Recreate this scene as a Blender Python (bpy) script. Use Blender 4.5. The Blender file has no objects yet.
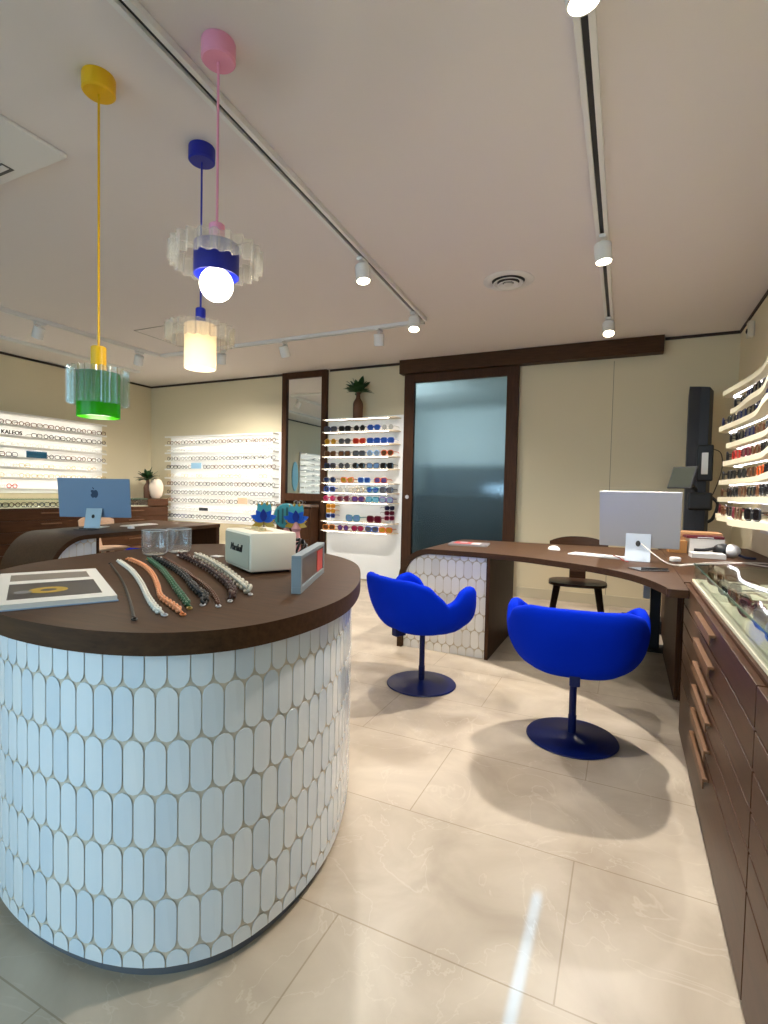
import bpy, bmesh, math, random
from mathutils import Vector, Matrix
random.seed(7)
S = bpy.context.scene
C = S.collection
PI = math.pi
H_CEIL = 2.74
XL, XR, YB, YF = -6.9, 0.93, 5.85, -2.4

# ------------------------------------------------------------------ materials
def srgb(r, g, b):
    f = lambda c: (c/255/12.92) if c/255 <= .04045 else ((c/255+.055)/1.055)**2.4
    return (f(r), f(g), f(b), 1)
MATS = {}
def mat(name, col=(200,200,200), rough=.5, metal=0, emit=None, estr=0, trans=0, ior=1.45, spec=.5, sheen=0, alpha=1, coat=0):
    if name in MATS: return MATS[name]
    m = bpy.data.materials.new(name); m.use_nodes = True
    b = m.node_tree.nodes['Principled BSDF']
    b.inputs['Base Color'].default_value = srgb(*col)
    b.inputs['Roughness'].default_value = rough
    b.inputs['Metallic'].default_value = metal
    b.inputs['IOR'].default_value = ior
    b.inputs['Specular IOR Level'].default_value = spec
    b.inputs['Transmission Weight'].default_value = trans
    b.inputs['Sheen Weight'].default_value = sheen
    b.inputs['Coat Weight'].default_value = coat
    if emit:
        b.inputs['Emission Color'].default_value = srgb(*emit)
        b.inputs['Emission Strength'].default_value = estr
    MATS[name] = m
    return m
def nodes(m): return m.node_tree.nodes, m.node_tree.links, m.node_tree.nodes['Principled BSDF']

def mat_wood(name, dark, light, rough=.42, axis=(1,12,12)):
    m = mat(name, dark, rough, spec=.18); n, l, b = nodes(m)
    tc = n.new('ShaderNodeTexCoord'); mp = n.new('ShaderNodeMapping'); mp.inputs['Scale'].default_value = axis
    no = n.new('ShaderNodeTexNoise'); no.inputs['Scale'].default_value = 6; no.inputs['Detail'].default_value = 6; no.inputs['Roughness'].default_value = .65
    cr = n.new('ShaderNodeValToRGB'); cr.color_ramp.elements[0].position = .3; cr.color_ramp.elements[1].position = .75
    cr.color_ramp.elements[0].color = srgb(*dark); cr.color_ramp.elements[1].color = srgb(*light)
    l.new(tc.outputs['Object'], mp.inputs['Vector']); l.new(mp.outputs['Vector'], no.inputs['Vector'])
    l.new(no.outputs['Fac'], cr.inputs['Fac']); l.new(cr.outputs['Color'], b.inputs['Base Color'])
    return m
def mat_paint(name, col, rough=.75, amount=.03):
    m = mat(name, col, rough); n, l, b = nodes(m)
    tc = n.new('ShaderNodeTexCoord'); no = n.new('ShaderNodeTexNoise'); no.inputs['Scale'].default_value = 60
    bp = n.new('ShaderNodeBump'); bp.inputs['Strength'].default_value = amount
    l.new(tc.outputs['Object'], no.inputs['Vector']); l.new(no.outputs['Fac'], bp.inputs['Height']); l.new(bp.outputs['Normal'], b.inputs['Normal'])
    return m
def mat_floor():
    m = mat('floor_marble', (214,200,178), .36, spec=.35); n, l, b = nodes(m)
    tc = n.new('ShaderNodeTexCoord')
    no = n.new('ShaderNodeTexNoise'); no.inputs['Scale'].default_value = 3.4; no.inputs['Detail'].default_value = 10; no.inputs['Distortion'].default_value = .6
    cr = n.new('ShaderNodeValToRGB'); cr.color_ramp.elements[0].position = .3; cr.color_ramp.elements[1].position = .72
    cr.color_ramp.elements[0].color = srgb(168,152,132); cr.color_ramp.elements[1].color = srgb(204,190,170)
    no2 = n.new('ShaderNodeTexNoise'); no2.inputs['Scale'].default_value = 2.1; no2.inputs['Detail'].default_value = 5; no2.inputs['Distortion'].default_value = 2.0
    cr2 = n.new('ShaderNodeValToRGB'); e = cr2.color_ramp.elements
    e[0].position = .492; e[0].color = (0,0,0,1); e[1].position = .508; e[1].color = (0,0,0,1)
    k = e.new(.5); k.color = (1,1,1,1)
    mx = n.new('ShaderNodeMix'); mx.data_type = 'RGBA'; mx.inputs['B'].default_value = srgb(226,216,198)
    mulv = n.new('ShaderNodeMath'); mulv.operation = 'MULTIPLY'; mulv.inputs[1].default_value = .2
    mp = n.new('ShaderNodeMapping'); mp.inputs['Location'].default_value = (.66, -1.17+.505*6, 0)
    br = n.new('ShaderNodeTexBrick'); br.offset = .45; br.inputs['Scale'].default_value = 1; br.inputs['Brick Width'].default_value = 1.01
    br.inputs['Row Height'].default_value = .505; br.inputs['Mortar Size'].default_value = .0022; br.inputs['Mortar Smooth'].default_value = .2
    br.inputs['Color1'].default_value = (1,1,1,1); br.inputs['Color2'].default_value = (.93,.93,.93,1); br.inputs['Mortar'].default_value = (.66,.62,.56,1)
    mu = n.new('ShaderNodeMix'); mu.data_type = 'RGBA'; mu.blend_type = 'MULTIPLY'; mu.inputs['Factor'].default_value = 1
    l.new(tc.outputs['Object'], no.inputs['Vector']); l.new(no.outputs['Fac'], cr.inputs['Fac'])
    l.new(tc.outputs['Object'], no2.inputs['Vector']); l.new(no2.outputs['Fac'], cr2.inputs['Fac'])
    l.new(cr.outputs['Color'], mx.inputs['A']); l.new(cr2.outputs['Color'], mulv.inputs[0]); l.new(mulv.outputs[0], mx.inputs['Factor'])
    l.new(tc.outputs['Object'], mp.inputs['Vector']); l.new(mp.outputs['Vector'], br.inputs['Vector'])
    l.new(mx.outputs['Result'], mu.inputs['A']); l.new(br.outputs['Color'], mu.inputs['B'])
    l.new(mu.outputs['Result'], b.inputs['Base Color'])
    return m
def mat_glass(name, tint=(245,250,250), refl=.08, rough=.02, fmax=.5):
    """thin clear sheet: passes light straight, adds a fresnel reflection"""
    m = bpy.data.materials.new(name); m.use_nodes = True; nt = m.node_tree; nt.nodes.clear()
    o = nt.nodes.new('ShaderNodeOutputMaterial'); t = nt.nodes.new('ShaderNodeBsdfTransparent'); g = nt.nodes.new('ShaderNodeBsdfGlossy')
    t.inputs['Color'].default_value = srgb(*tint); g.inputs['Roughness'].default_value = rough
    lw = nt.nodes.new('ShaderNodeLayerWeight'); lw.inputs['Blend'].default_value = .12
    mr = nt.nodes.new('ShaderNodeMapRange'); mr.inputs['To Min'].default_value = refl; mr.inputs['To Max'].default_value = fmax
    mx = nt.nodes.new('ShaderNodeMixShader')
    nt.links.new(lw.outputs['Fresnel'], mr.inputs['Value']); nt.links.new(mr.outputs['Result'], mx.inputs['Fac'])
    nt.links.new(t.outputs[0], mx.inputs[1]); nt.links.new(g.outputs[0], mx.inputs[2]); nt.links.new(mx.outputs[0], o.inputs['Surface'])
    MATS[name] = m
    return m
def mat_translucent(name, col, mix=.5, rough=.3):
    m = bpy.data.materials.new(name); m.use_nodes = True; nt = m.node_tree; b = nt.nodes['Principled BSDF']
    b.inputs['Base Color'].default_value = srgb(*col); b.inputs['Roughness'].default_value = rough
    o = nt.nodes['Material Output']; t = nt.nodes.new('ShaderNodeBsdfTranslucent'); t.inputs['Color'].default_value = srgb(*col)
    mx = nt.nodes.new('ShaderNodeMixShader'); mx.inputs['Fac'].default_value = mix
    nt.links.new(b.outputs[0], mx.inputs[1]); nt.links.new(t.outputs[0], mx.inputs[2]); nt.links.new(mx.outputs[0], o.inputs['Surface'])
    MATS[name] = m
    return m

M_floor = mat_floor()
M_ceil = mat_paint('ceiling_paint', (230,224,222), .9, .02)
M_wall = mat_paint('wall_cream', (216,204,174), .7, .02)
M_wood = mat_wood('walnut_dark', (58,38,23), (80,55,34), .5)
M_woody = mat_wood('walnut_dark_long', (60,39,24), (82,56,35), .5, (12,1,12))
M_woodv = mat_wood('walnut_dark_upright', (58,36,22), (78,50,31), .5, (12,12,1))
M_tilew = mat('tile_white', (222,230,236), .12, coat=.3)
M_tilew2 = mat('tile_white_cool', (212,223,232), .14, coat=.3)
M_tilew3 = mat('tile_white_warm', (226,231,234), .12, coat=.3)
M_grout = mat('grout_grey', (206,197,181), .9)
M_blue = mat('blue_wool', (0,42,190), .9, spec=.08)
def _wool():
    n, l, b = nodes(M_blue); tc = n.new('ShaderNodeTexCoord'); no = n.new('ShaderNodeTexNoise'); no.inputs['Scale'].default_value = 260
    bp = n.new('ShaderNodeBump'); bp.inputs['Strength'].default_value = .12
    l.new(tc.outputs['Object'], no.inputs['Vector']); l.new(no.outputs['Fac'], bp.inputs['Height']); l.new(bp.outputs['Normal'], b.inputs['Normal'])
_wool()
M_navy = mat('navy_metal', (5,20,78), .32, .0, spec=.3)
M_white = mat('white_satin', (232,232,230), .4)
M_shelf = mat('shelf_white', (240,238,232), .4)
M_led = mat('led_cool', (255,255,255), .5, emit=(255,246,232), estr=15)
M_leds = mat('led_cool_sun', (255,255,255), .5, emit=(255,248,240), estr=17)
M_ledr = mat('led_cool_right', (255,255,255), .5, emit=(244,240,255), estr=11)
M_lamp = mat('lamp_face', (255,255,255), .5, emit=(255,236,200), estr=45)
M_bulb = mat('bulb_glow', (255,255,255), .5, emit=(255,240,218), estr=8)
M_bulbd = mat('bulb_soft', (255,255,255), .5, emit=(255,236,206), estr=3)
M_black = mat('black_satin', (22,22,24), .4)
M_blackm = mat('black_matt', (26,27,30), .6)
M_char = mat('charcoal', (48,50,54), .5)
M_alu = mat('aluminium', (198,198,200), .5, .15)
M_alub = mat('blue_aluminium', (124,150,180), .5, .1)
M_alul = mat('pale_blue_stand', (178,200,214), .35, .3)
M_mirror = mat('mirror_silver', (225,230,230), .02, 1.0)
M_glass = mat_glass('clear_glass', (246,250,248), .04, fmax=.4)
M_glassedge = mat('glass_edge_green', (70,120,100), .1, spec=.6)
M_tumbler = None
def mat_acrylic(name, tint, body, fac):
    m = mat_glass(name, tint, .08, .08); nt = m.node_tree
    o = nt.nodes['Material Output']; src = o.inputs['Surface'].links[0].from_socket
    d = nt.nodes.new('ShaderNodeBsdfDiffuse'); t = nt.nodes.new('ShaderNodeBsdfTranslucent'); a = nt.nodes.new('ShaderNodeMixShader'); b = nt.nodes.new('ShaderNodeMixShader')
    for q in (d, t): q.inputs['Color'].default_value = srgb(*body)
    nt.links.new(d.outputs[0], a.inputs[1]); nt.links.new(t.outputs[0], a.inputs[2]); b.inputs['Fac'].default_value = fac
    nt.links.new(src, b.inputs[1]); nt.links.new(a.outputs[0], b.inputs[2]); nt.links.new(b.outputs[0], o.inputs['Surface'])
    return m
M_tumbler = mat_acrylic('tumbler_glass', (254,254,254), (226,230,236), .05)
M_acryl = mat_acrylic('clear_acrylic_ring', (253,253,251), (240,238,230), .17)
M_acrylg = mat_acrylic('grey_green_acrylic_ring', (252,254,253), (206,222,220), .05)
M_yellow = mat('yellow_lacquer', (236,184,8), .45)
M_pink = mat('pink_lacquer', (240,160,190), .5)
M_bluel = mat('blue_lacquer', (16,32,150), .45)
M_greenp = mat_translucent('green_acrylic', (48,128,14), .6, .25)
M_cream = mat_translucent('cream_shade', (250,240,222), .55, .5)
M_leaf = mat('leaf_green', (38,74,34), .5)
M_brown_ceramic = mat('brown_ceramic', (92,60,40), .5)
M_pale_ceramic = mat('pale_ceramic', (226,208,190), .5)
M_doorglass = mat('reeded_glass', (198,214,218), .22, trans=1.0, ior=1.25)

# ------------------------------------------------------------------ mesh helpers
def BM(): return bmesh.new()
def link(name, bm, ms, parent=None, smooth=False):
    me = bpy.data.meshes.new(name)
    bm.normal_update(); bm.to_mesh(me); bm.free()
    if not isinstance(ms, (list, tuple)): ms = [ms]
    for m in ms: me.materials.append(m)
    if smooth:
        for p in me.polygons: p.use_smooth = True
    o = bpy.data.objects.new(name, me); C.objects.link(o)
    if parent: o.parent = parent
    return o
def autosmooth(o, ang=35):
    me = o.data
    for p in me.polygons: p.use_smooth = True
    me.set_sharp_from_angle(angle=math.radians(ang))
    return o
def box(bm, x0, x1, y0, y1, z0, z1, bev=0, mi=0, M=None):
    r = bmesh.ops.create_cube(bm, size=1)
    vs = r['verts']
    for v in vs:
        v.co = Vector((x0+(v.co.x+.5)*(x1-x0), y0+(v.co.y+.5)*(y1-y0), z0+(v.co.z+.5)*(z1-z0)))
    fs = set(f for v in vs for f in v.link_faces)
    if bev:
        es = set(e for f in fs for e in f.edges)
        r = bmesh.ops.bevel(bm, geom=list(es), offset=bev, segments=2, affect='EDGES', profile=.5)
        nf = set(r['faces']); vs2 = set(v for f in nf for v in f.verts)
        fs = set(f for v in vs2 for f in v.link_faces); vs = list(vs2)
    for f in fs: f.material_index = mi
    if M is not None: bmesh.ops.transform(bm, matrix=M, verts=list(vs))
def lathe(bm, prof, c=(0,0,0), n=32, mi=0, M=None, close=True):
    rings = []; allv = []
    for r, z in prof:
        if r < 1e-6:
            v = bm.verts.new((c[0], c[1], c[2]+z)); rings.append([v]); allv.append(v)
        else:
            ring = [bm.verts.new((c[0]+r*math.cos(2*PI*k/n), c[1]+r*math.sin(2*PI*k/n), c[2]+z)) for k in range(n)]
            rings.append(ring); allv += ring
    for a, b in zip(rings, rings[1:]):
        for k in range(n):
            k2 = (k+1) % n
            if len(a) == 1 and len(b) == 1: continue
            if len(a) == 1: f = bm.faces.new((a[0], b[k], b[k2]))
            elif len(b) == 1: f = bm.faces.new((a[k], b[0], a[k2]))
            else: f = bm.faces.new((a[k], b[k], b[k2], a[k2]))
            f.material_index = mi
    if M is not None: bmesh.ops.transform(bm, matrix=M, verts=allv)
    bmesh.ops.recalc_face_normals(bm, faces=[f for f in bm.faces])
def tube(bm, pts, r, n=8, closed=False, mi=0, taper=None, cap=True):
    pts = [Vector(p) for p in pts]; N = len(pts); rings = []
    up = None
    for i, p in enumerate(pts):
        a = pts[(i-1) % N] if closed or i > 0 else p
        b = pts[(i+1) % N] if closed or i < N-1 else p
        t = (b-a).normalized()
        if up is None:
            up = Vector((0,0,1)) if abs(t.z) < .9 else Vector((1,0,0))
        s = t.cross(up)
        if s.length < 1e-5: s = t.cross(Vector((1,0,0)))
        s.normalize(); up = s.cross(t).normalized()
        rr = r if taper is None else r*taper(i/(N-1 if N > 1 else 1))
        rings.append([bm.verts.new(p + s*rr*math.cos(2*PI*k/n) + up*rr*math.sin(2*PI*k/n)) for k in range(n)])
    R = range(N) if closed else range(N-1)
    for i in R:
        a, b = rings[i], rings[(i+1) % N]
        for k in range(n):
            f = bm.faces.new((a[k], a[(k+1) % n], b[(k+1) % n], b[k])); f.material_index = mi
    if cap and not closed:
        bm.faces.new(rings[0][::-1]).material_index = mi; bm.faces.new(rings[-1]).material_index = mi
def prism(bm, outline, z0, z1, mi=0, bev=0):
    lo = [bm.verts.new((x, y, z0)) for x, y in outline]; hi = [bm.verts.new((x, y, z1)) for x, y in outline]
    n = len(outline)
    fs = [bm.faces.new(lo[::-1]), bm.faces.new(hi)]
    for k in range(n): fs.append(bm.faces.new((lo[k], lo[(k+1) % n], hi[(k+1) % n], hi[k])))
    for f in fs: f.material_index = mi
    if bev:
        es = [e for e in set(list(fs[0].edges)+list(fs[1].edges))]
        bmesh.ops.bevel(bm, geom=es, offset=bev, segments=2, affect='EDGES', profile=.5)
def prism_xz(bm, outline, y0, y1, mi=0):
    lo = [bm.verts.new((x, y0, z)) for x, z in outline]; hi = [bm.verts.new((x, y1, z)) for x, z in outline]
    n = len(outline)
    fs = [bm.faces.new(lo), bm.faces.new(hi[::-1])]
    for k in range(n): fs.append(bm.faces.new((lo[k], hi[k], hi[(k+1) % n], lo[(k+1) % n])))
    for f in fs: f.material_index = mi
    bmesh.ops.recalc_face_normals(bm, faces=fs)
def ball(bm, c, r, seg=16, sc=(1,1,1), mi=0):
    r_ = bmesh.ops.create_uvsphere(bm, u_segments=seg, v_segments=max(6, seg//2), radius=1)
    for v in r_['verts']:
        v.co = Vector((c[0]+v.co.x*r*sc[0], c[1]+v.co.y*r*sc[1], c[2]+v.co.z*r*sc[2]))
        for f in v.link_faces: f.material_index = mi
def catmull(pts, per=8, closed=False):
    P = [Vector(p) for p in pts]; N = len(P); out = []
    rng = range(N) if closed else range(N-1)
    for i in rng:
        p0 = P[(i-1) % N] if closed or i > 0 else P[0]
        p1, p2 = P[i], P[(i+1) % N]
        p3 = P[(i+2) % N] if closed or i+2 < N else P[-1]
        for k in range(per):
            t = k/per
            out.append(.5*((2*p1)+(p2-p0)*t+(2*p0-5*p1+4*p2-p3)*t*t+(3*p1-p0-3*p2+p3)*t**3))
    if not closed: out.append(P[-1])
    return out
def thing(name, label, cat, loc=(0,0,0), rotz=0, group=None):
    o = bpy.data.objects.new(name, None); C.objects.link(o)
    o.location = loc; o.rotation_euler = (0,0,rotz); o.empty_display_size = .05
    o['label'] = label; o['category'] = cat
    if group: o['group'] = group
    return o
def tag(o, label, cat, group=None):
    o['label'] = label; o['category'] = cat
    if group: o['group'] = group
    return o
def struct(o): o['kind'] = 'structure'; return o
def dup(root, loc, rotz, label, group=None):
    r = root.copy(); C.objects.link(r); r.location = loc; r.rotation_euler = (0,0,rotz); r['label'] = label
    if group: r['group'] = group
    for ch in list(root.children):
        c = ch.copy(); C.objects.link(c); c.parent = r
        for g in list(ch.children):
            d = g.copy(); C.objects.link(d); d.parent = c
    return r
def text(name, body, size, ms, parent, M, extrude=.002, shear=0, align='CENTER'):
    cu = bpy.data.curves.new(name, 'FONT'); cu.body = body; cu.size = size; cu.extrude = extrude; cu.shear = shear
    cu.offset = .0016 if size > .06 else 0; cu.align_x = align; cu.align_y = 'CENTER'; cu.materials.append(ms)
    tmp = bpy.data.objects.new(name, cu); C.objects.link(tmp)
    dg = bpy.context.evaluated_depsgraph_get(); dg.update()
    me = bpy.data.meshes.new_from_object(tmp.evaluated_get(dg)); bpy.data.objects.remove(tmp); bpy.data.curves.remove(cu)
    me.materials.clear(); me.materials.append(ms)
    o = bpy.data.objects.new(name, me); C.objects.link(o)
    if parent: o.parent = parent
    o.matrix_local = M
    return o
ORD = ['first','second','third','fourth','fifth','sixth','seventh','eighth','ninth','tenth','eleventh','twelfth','thirteenth','fourteenth','fifteenth','sixteenth','seventeenth']

# ------------------------------------------------------------------ room shell
bm = BM(); box(bm, XL-.2, XR+.2, YF-.2, YB+3.2, -.1, 0); struct(link('floor', bm, M_floor))
bm = BM(); box(bm, XL-.2, XR+.2, YF-.2, YB+.12, H_CEIL, H_CEIL+.1); struct(link('ceiling', bm, M_ceil))
DX0, DX1, DZ = -2.42, -1.2, 2.5
bm = BM()
box(bm, XL-.12, DX0, YB, YB+.12, 0, H_CEIL); box(bm, DX1, XR+.12, YB, YB+.12, 0, H_CEIL); box(bm, DX0, DX1, YB, YB+.12, DZ, H_CEIL)
struct(link('wall_back', bm, M_wall))
bm = BM(); box(bm, XL-.12, XL, YF-.12, YB, 0, H_CEIL); struct(link('wall_left', bm, M_wall))
bm = BM(); box(bm, XR, XR+.12, YF-.12, YB, 0, H_CEIL); struct(link('wall_right', bm, M_wall))
# street front: wide shop window and a glazed door, both behind the photographer
WX0, WX1, WZ0, WZ1 = -5.6, -1.0, .35, 2.55
EX0, EX1 = .08, .88
bm = BM()
box(bm, XL, WX0, YF-.12, YF, 0, H_CEIL); box(bm, WX1, -.187, YF-.12, YF, 0, H_CEIL); box(bm, -.174, EX0, YF-.12, YF, 0, H_CEIL); box(bm, -.187, -.174, YF-.12, YF, 1.927, H_CEIL); box(bm, EX1, XR, YF-.12, YF, 0, H_CEIL)  # narrow slit added in the wall to shape the light streak on the floor
box(bm, WX0, WX1, YF-.12, YF, 0, WZ0); box(bm, WX0, WX1, YF-.12, YF, WZ1, H_CEIL); box(bm, EX0, EX1, YF-.12, YF, 2.5, H_CEIL)
struct(link('wall_front', bm, M_wall))
win = struct(thing('window_1', 'wide shop window', 'window', (0,0,0))); del win['category']; del win['label']
bm = BM()
for a, b, c, d in ((WX0, WX1, WZ0, WZ0+.05), (WX0, WX1, WZ1-.05, WZ1), (WX0, WX0+.05, WZ0+.05, WZ1-.05), (WX1-.05, WX1, WZ0+.05, WZ1-.05), (-3.32, -3.27, WZ0+.05, WZ1-.05)):
    box(bm, a, b, YF-.09, YF-.03, c, d)
link('window_frame', bm, M_woodv, win)
bm = BM(); box(bm, WX0+.05, WX1-.05, YF-.065, YF-.058, WZ0+.05, WZ1-.05); link('pane', bm, M_glass, win)
dr = struct(thing('door_2', 'glazed street door', 'door', (0,0,0))); del dr['category']; del dr['label']
bm = BM()
for a, b, c, d in ((EX0, EX1, 2.42, 2.5), (EX0, EX1, 0.005, .12), (EX0, EX0+.08, .12, 2.42), (EX1-.08, EX1, .12, 2.42)):
    box(bm, a, b, YF-.09, YF-.03, c, d)
link('door_frame', bm, M_woodv, dr)
bm = BM(); box(bm, EX0+.08, EX1-.08, YF-.065, YF-.058, .12, 2.42); link('pane', bm, M_glass, dr)
# dark shadow-gap trims under the ceiling, baseboards, panel joint
M_trim = mat('trim_dark', (52,36,28), .6)
bm = BM(); box(bm, XL+.012, -4.32, YB-.012, YB, H_CEIL-.028, H_CEIL-.001); box(bm, -3.58, -2.54, YB-.012, YB, H_CEIL-.028, H_CEIL-.001); box(bm, .3, XR-.012, YB-.012, YB, H_CEIL-.028, H_CEIL-.001); struct(link('trim_1', bm, M_trim))
bm = BM(); box(bm, XL, XL+.012, YF, YB, H_CEIL-.028, H_CEIL-.001); struct(link('trim_2', bm, M_trim))
bm = BM(); box(bm, XR-.012, XR, YF, YB, H_CEIL-.028, H_CEIL-.001); struct(link('trim_3', bm, M_trim))
M_base = mat('baseboard_cream', (196,186,160), .6)
bm = BM(); box(bm, -1.08, XR-.014, YB-.014, YB, .001, .11); struct(link('baseboard_back', bm, M_base))
bm = BM(); box(bm, -.158, -.152, YB-.003, YB, .112, 2.55); struct(link('trim_4', bm, mat('joint_grey', (150,142,122), .8)))
# beam (sliding-door header)
bm = BM(); box(bm, -2.53, .29, YB-.13, YB, 2.575, 2.738, .004); struct(link('trim_5', bm, M_wood))
# sliding door
door = struct(thing('door_1', 'sliding door', 'door', (0,0,0))); del door['category']; del door['label']
bm = BM()
for a, b, c, d in ((-2.48, -2.35, .01, 2.57), (-1.24, -1.11, .01, 2.57), (-2.35, -1.24, 2.47, 2.57), (-2.35, -1.24, .01, .2)):
    box(bm, a, b, YB-.075, YB-.02, c, d, .003)
link('door_frame', bm, M_woodv, door)
def pane_reeded():
    bm = BM(); n = 110; x0, x1 = -2.35, -1.24
    pts = []
    for side in (0, 1):
        col = []
        for k in range(n*4+1):
            x = x0+(x1-x0)*k/(n*4); y = YB-.05 + side*.008 - (0 if side else .0016*(1+math.cos(2*PI*k/4)))
            col.append((bm.verts.new((x, y, .2)), bm.verts.new((x, y, 2.47))))
        pts.append(col)
    for s, col in enumerate(pts):
        for a, b in zip(col, col[1:]):
            f = bm.faces.new((a[0], b[0], b[1], a[1])); f.smooth = True
            if s: f.normal_flip()
    a, b = pts
    bm.faces.new((a[0][0], a[0][1], b[0][1], b[0][0])); bm.faces.new((a[-1][0], b[-1][0], b[-1][1], a[-1][1]))
    return bm
link('door_glass', pane_reeded(), M_doorglass, door)
bm = BM(); lathe(bm, [(0,0),(.022,0),(.024,.006),(.02,.016),(0,.018)], n=20, M=Matrix.Translation((-2.41, YB-.075, 1.09)) @ Matrix.Rotation(PI/2, 4, 'X'))
link('door_knob', bm, M_alu, door)
# room behind the door, seen only through the reeded glass
M_bw = mat('workroom_wall', (190,200,200), .8)
bm = BM()
box(bm, -3.6, -3.5, YB+.12, YB+2.7, 0, 2.6); box(bm, -.3, -.2, YB+.12, YB+2.7, 0, 2.6); box(bm, -3.6, -.2, YB+2.7, YB+2.8, 0, 2.6)
struct(link('wall_workroom', bm, M_bw))
bm = BM(); box(bm, -3.6, -.2, YB+.12, YB+2.8, 2.6, 2.7); struct(link('ceiling_workroom', bm, M_bw))
t = thing('workbench_cabinet', 'dark workbench cabinet in the room behind the reeded glass door', 'cabinet', (-1.9, YB+2.3, 0))
bm = BM(); box(bm, -1.5, 1.5, -.3, .35, 0, 1.08, .01); link('body', bm, mat('slate_front', (44,54,58), .6), t)
bm = BM(); box(bm, -1.5, 1.5, .2, .35, 1.13, 1.62, .01); link('splashback', bm, mat('slate_back', (70,84,90), .6), t)
bm = BM(); box(bm, -1.5, 1.5, -.33, .35, 1.082, 1.12, .004); link('worktop', bm, mat('slate_top', (60,70,74), .5), t)
t = thing('desk_screen', 'small glowing screen on the workbench behind the reeded glass door', 'screen', (-1.62, YB+2.2, 1.1205))
bm = BM(); box(bm, -.12, .12, -.01, .02, .02, .2, .004); link('housing', bm, M_black, t)
bm = BM(); box(bm, -.1, .1, -.013, -.011, .04, .18); link('display', bm, mat('screen_glow', (200,230,255), .5, emit=(190,225,255), estr=3), t)
bm = BM(); box(bm, -.05, .05, -.03, .05, 0, .02, .003); link('foot', bm, M_black, t)

# ------------------------------------------------------------------ picket tiles
def tile_poly(w, L, n=6):
    r = w/2; out = []
    for k in range(n+1):
        a = PI*k/n; out.append((r*math.cos(a), L/2-r+r*math.sin(a)))
    for k in range(n+1):
        a = PI+PI*k/n; out.append((r*math.cos(a), -L/2+r+r*math.sin(a)))
    return out
def clip(poly, key, lim, sign):
    out = []
    for i in range(len(poly)):
        p, q = poly[i], poly[(i+1) % len(poly)]
        ip, iq = sign*(p[key]-lim) <= 0, sign*(q[key]-lim) <= 0
        if ip: out.append(p)
        if ip != iq:
            t = (lim-p[key])/(q[key]-p[key]); out.append((p[0]+(q[0]-p[0])*t, p[1]+(q[1]-p[1])*t))
    return out
def add_tiles(bm, total, z0, z1, place, w, pitch, gap=.0024, mats=(1,2,3), raise_=.0012, inside=None, first=0):
    n = max(1, round(total/w)); ww = total/n
    L = pitch+.27*ww/2 + .0
    rows = int((z1-z0)/pitch)+3
    for r in range(-1, rows):
        cz = z1-first-(r+.5)*pitch+pitch
        for k in range(n):
            cu = (k+.5*(r % 2))*ww
            p = [(cu+a*(ww-gap)/ww, cz+b) for a, b in tile_poly(ww, L-gap)]
            p = clip(p, 1, z0, -1); 
            if len(p) > 2: p = clip(p, 1, z1, 1)
            if inside and len(p) > 2: p = inside(p)
            if len(p) < 3: continue
            mi = random.choice(mats)
            try:
                cx = sum(a for a, b in p)/len(p); cy = sum(b for a, b in p)/len(p)
                lo = [bm.verts.new(place(a, b, 0)) for a, b in p]
                hi = [bm.verts.new(place(cx+(a-cx)*(1-.0008/(ww/2)), cy+(b-cy)*(1-.0008/(L/2)), raise_)) for a, b in p]
                f = bm.faces.new(hi); f.material_index = mi
                for i in range(len(p)):
                    j = (i+1) % len(p)
                    g = bm.faces.new((lo[i], lo[j], hi[j], hi[i])); g.material_index = mi
            except ValueError: pass

# ------------------------------------------------------------------ reception island
IS = [(-1.76,.90),(-1.56,.80),(-1.38,.755),(-1.2,.748),(-1.03,.775),(-.9,.84),(-.81,.95),(-.77,1.12),(-.78,1.32),(-.845,1.53),(-.955,1.76),(-1.08,1.96),(-1.22,2.1),(-1.42,2.22),(-1.7,2.3),(-2.0,2.28),(-2.2,2.13),(-2.24,1.85),(-2.2,1.5),(-2.12,1.22),(-1.97,1.02)]
isl = thing('reception_island', 'rounded white tiled reception island with dark wooden top', 'counter', (-1.45,1.5,0))
ox, oy = -1.45, 1.5
curve = [Vector((p.x, p.y, 0)) for p in catmull([(x-ox, y-oy, 0) for x, y in IS], 10, True)]
def arc_table(c):
    acc = [0]
    for i in range(len(c)): acc.append(acc[-1]+(c[(i+1) % len(c)]-c[i]).length)
    return acc
acc = arc_table(curve)
def curve_at(s):
    T = acc[-1]; s %= T
    lo, hi = 0, len(curve)
    while hi-lo > 1:
        m_ = (lo+hi)//2
        if acc[m_] <= s: lo = m_
        else: hi = m_
    a, b = curve[lo], curve[(lo+1) % len(curve)]
    p = a.lerp(b, (s-acc[lo])/(acc[lo+1]-acc[lo]))
    t = (curve[(lo+2) % len(curve)]-curve[lo-1]).normalized()
    return p, Vector((t.y, -t.x, 0))
def offset_curve(d):
    out = []
    N = len(curve)
    for i in range(N):
        t = (curve[(i+1) % N]-curve[i-1]).normalized(); nrm = Vector((t.y, -t.x, 0))
        out.append(curve[i]+nrm*d)
    return out
ZT = .822
bm = BM(); prism(bm, [(p.x, p.y) for p in offset_curve(-.006)], .03, ZT-.052)
def pl(u, z, d):
    p, nr = curve_at(u); q = p+nr*(d-.004); return (q.x, q.y, z)
add_tiles(bm, acc[-1], .032, ZT-.053, pl, .0505, .1235, first=.082)
body = link('tiled_body', bm, [M_grout, M_tilew, M_tilew2, M_tilew3], isl)
bm = BM(); prism(bm, [(p.x, p.y) for p in offset_curve(-.02)], 0, .03); link('plinth', bm, mat('plinth_grey', (96,98,104), .5), isl)
bm = BM(); prism(bm, [(p.x, p.y) for p in offset_curve(.028)], ZT-.052, ZT, bev=.004); autosmooth(link('countertop', bm, M_wood, isl))

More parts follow.
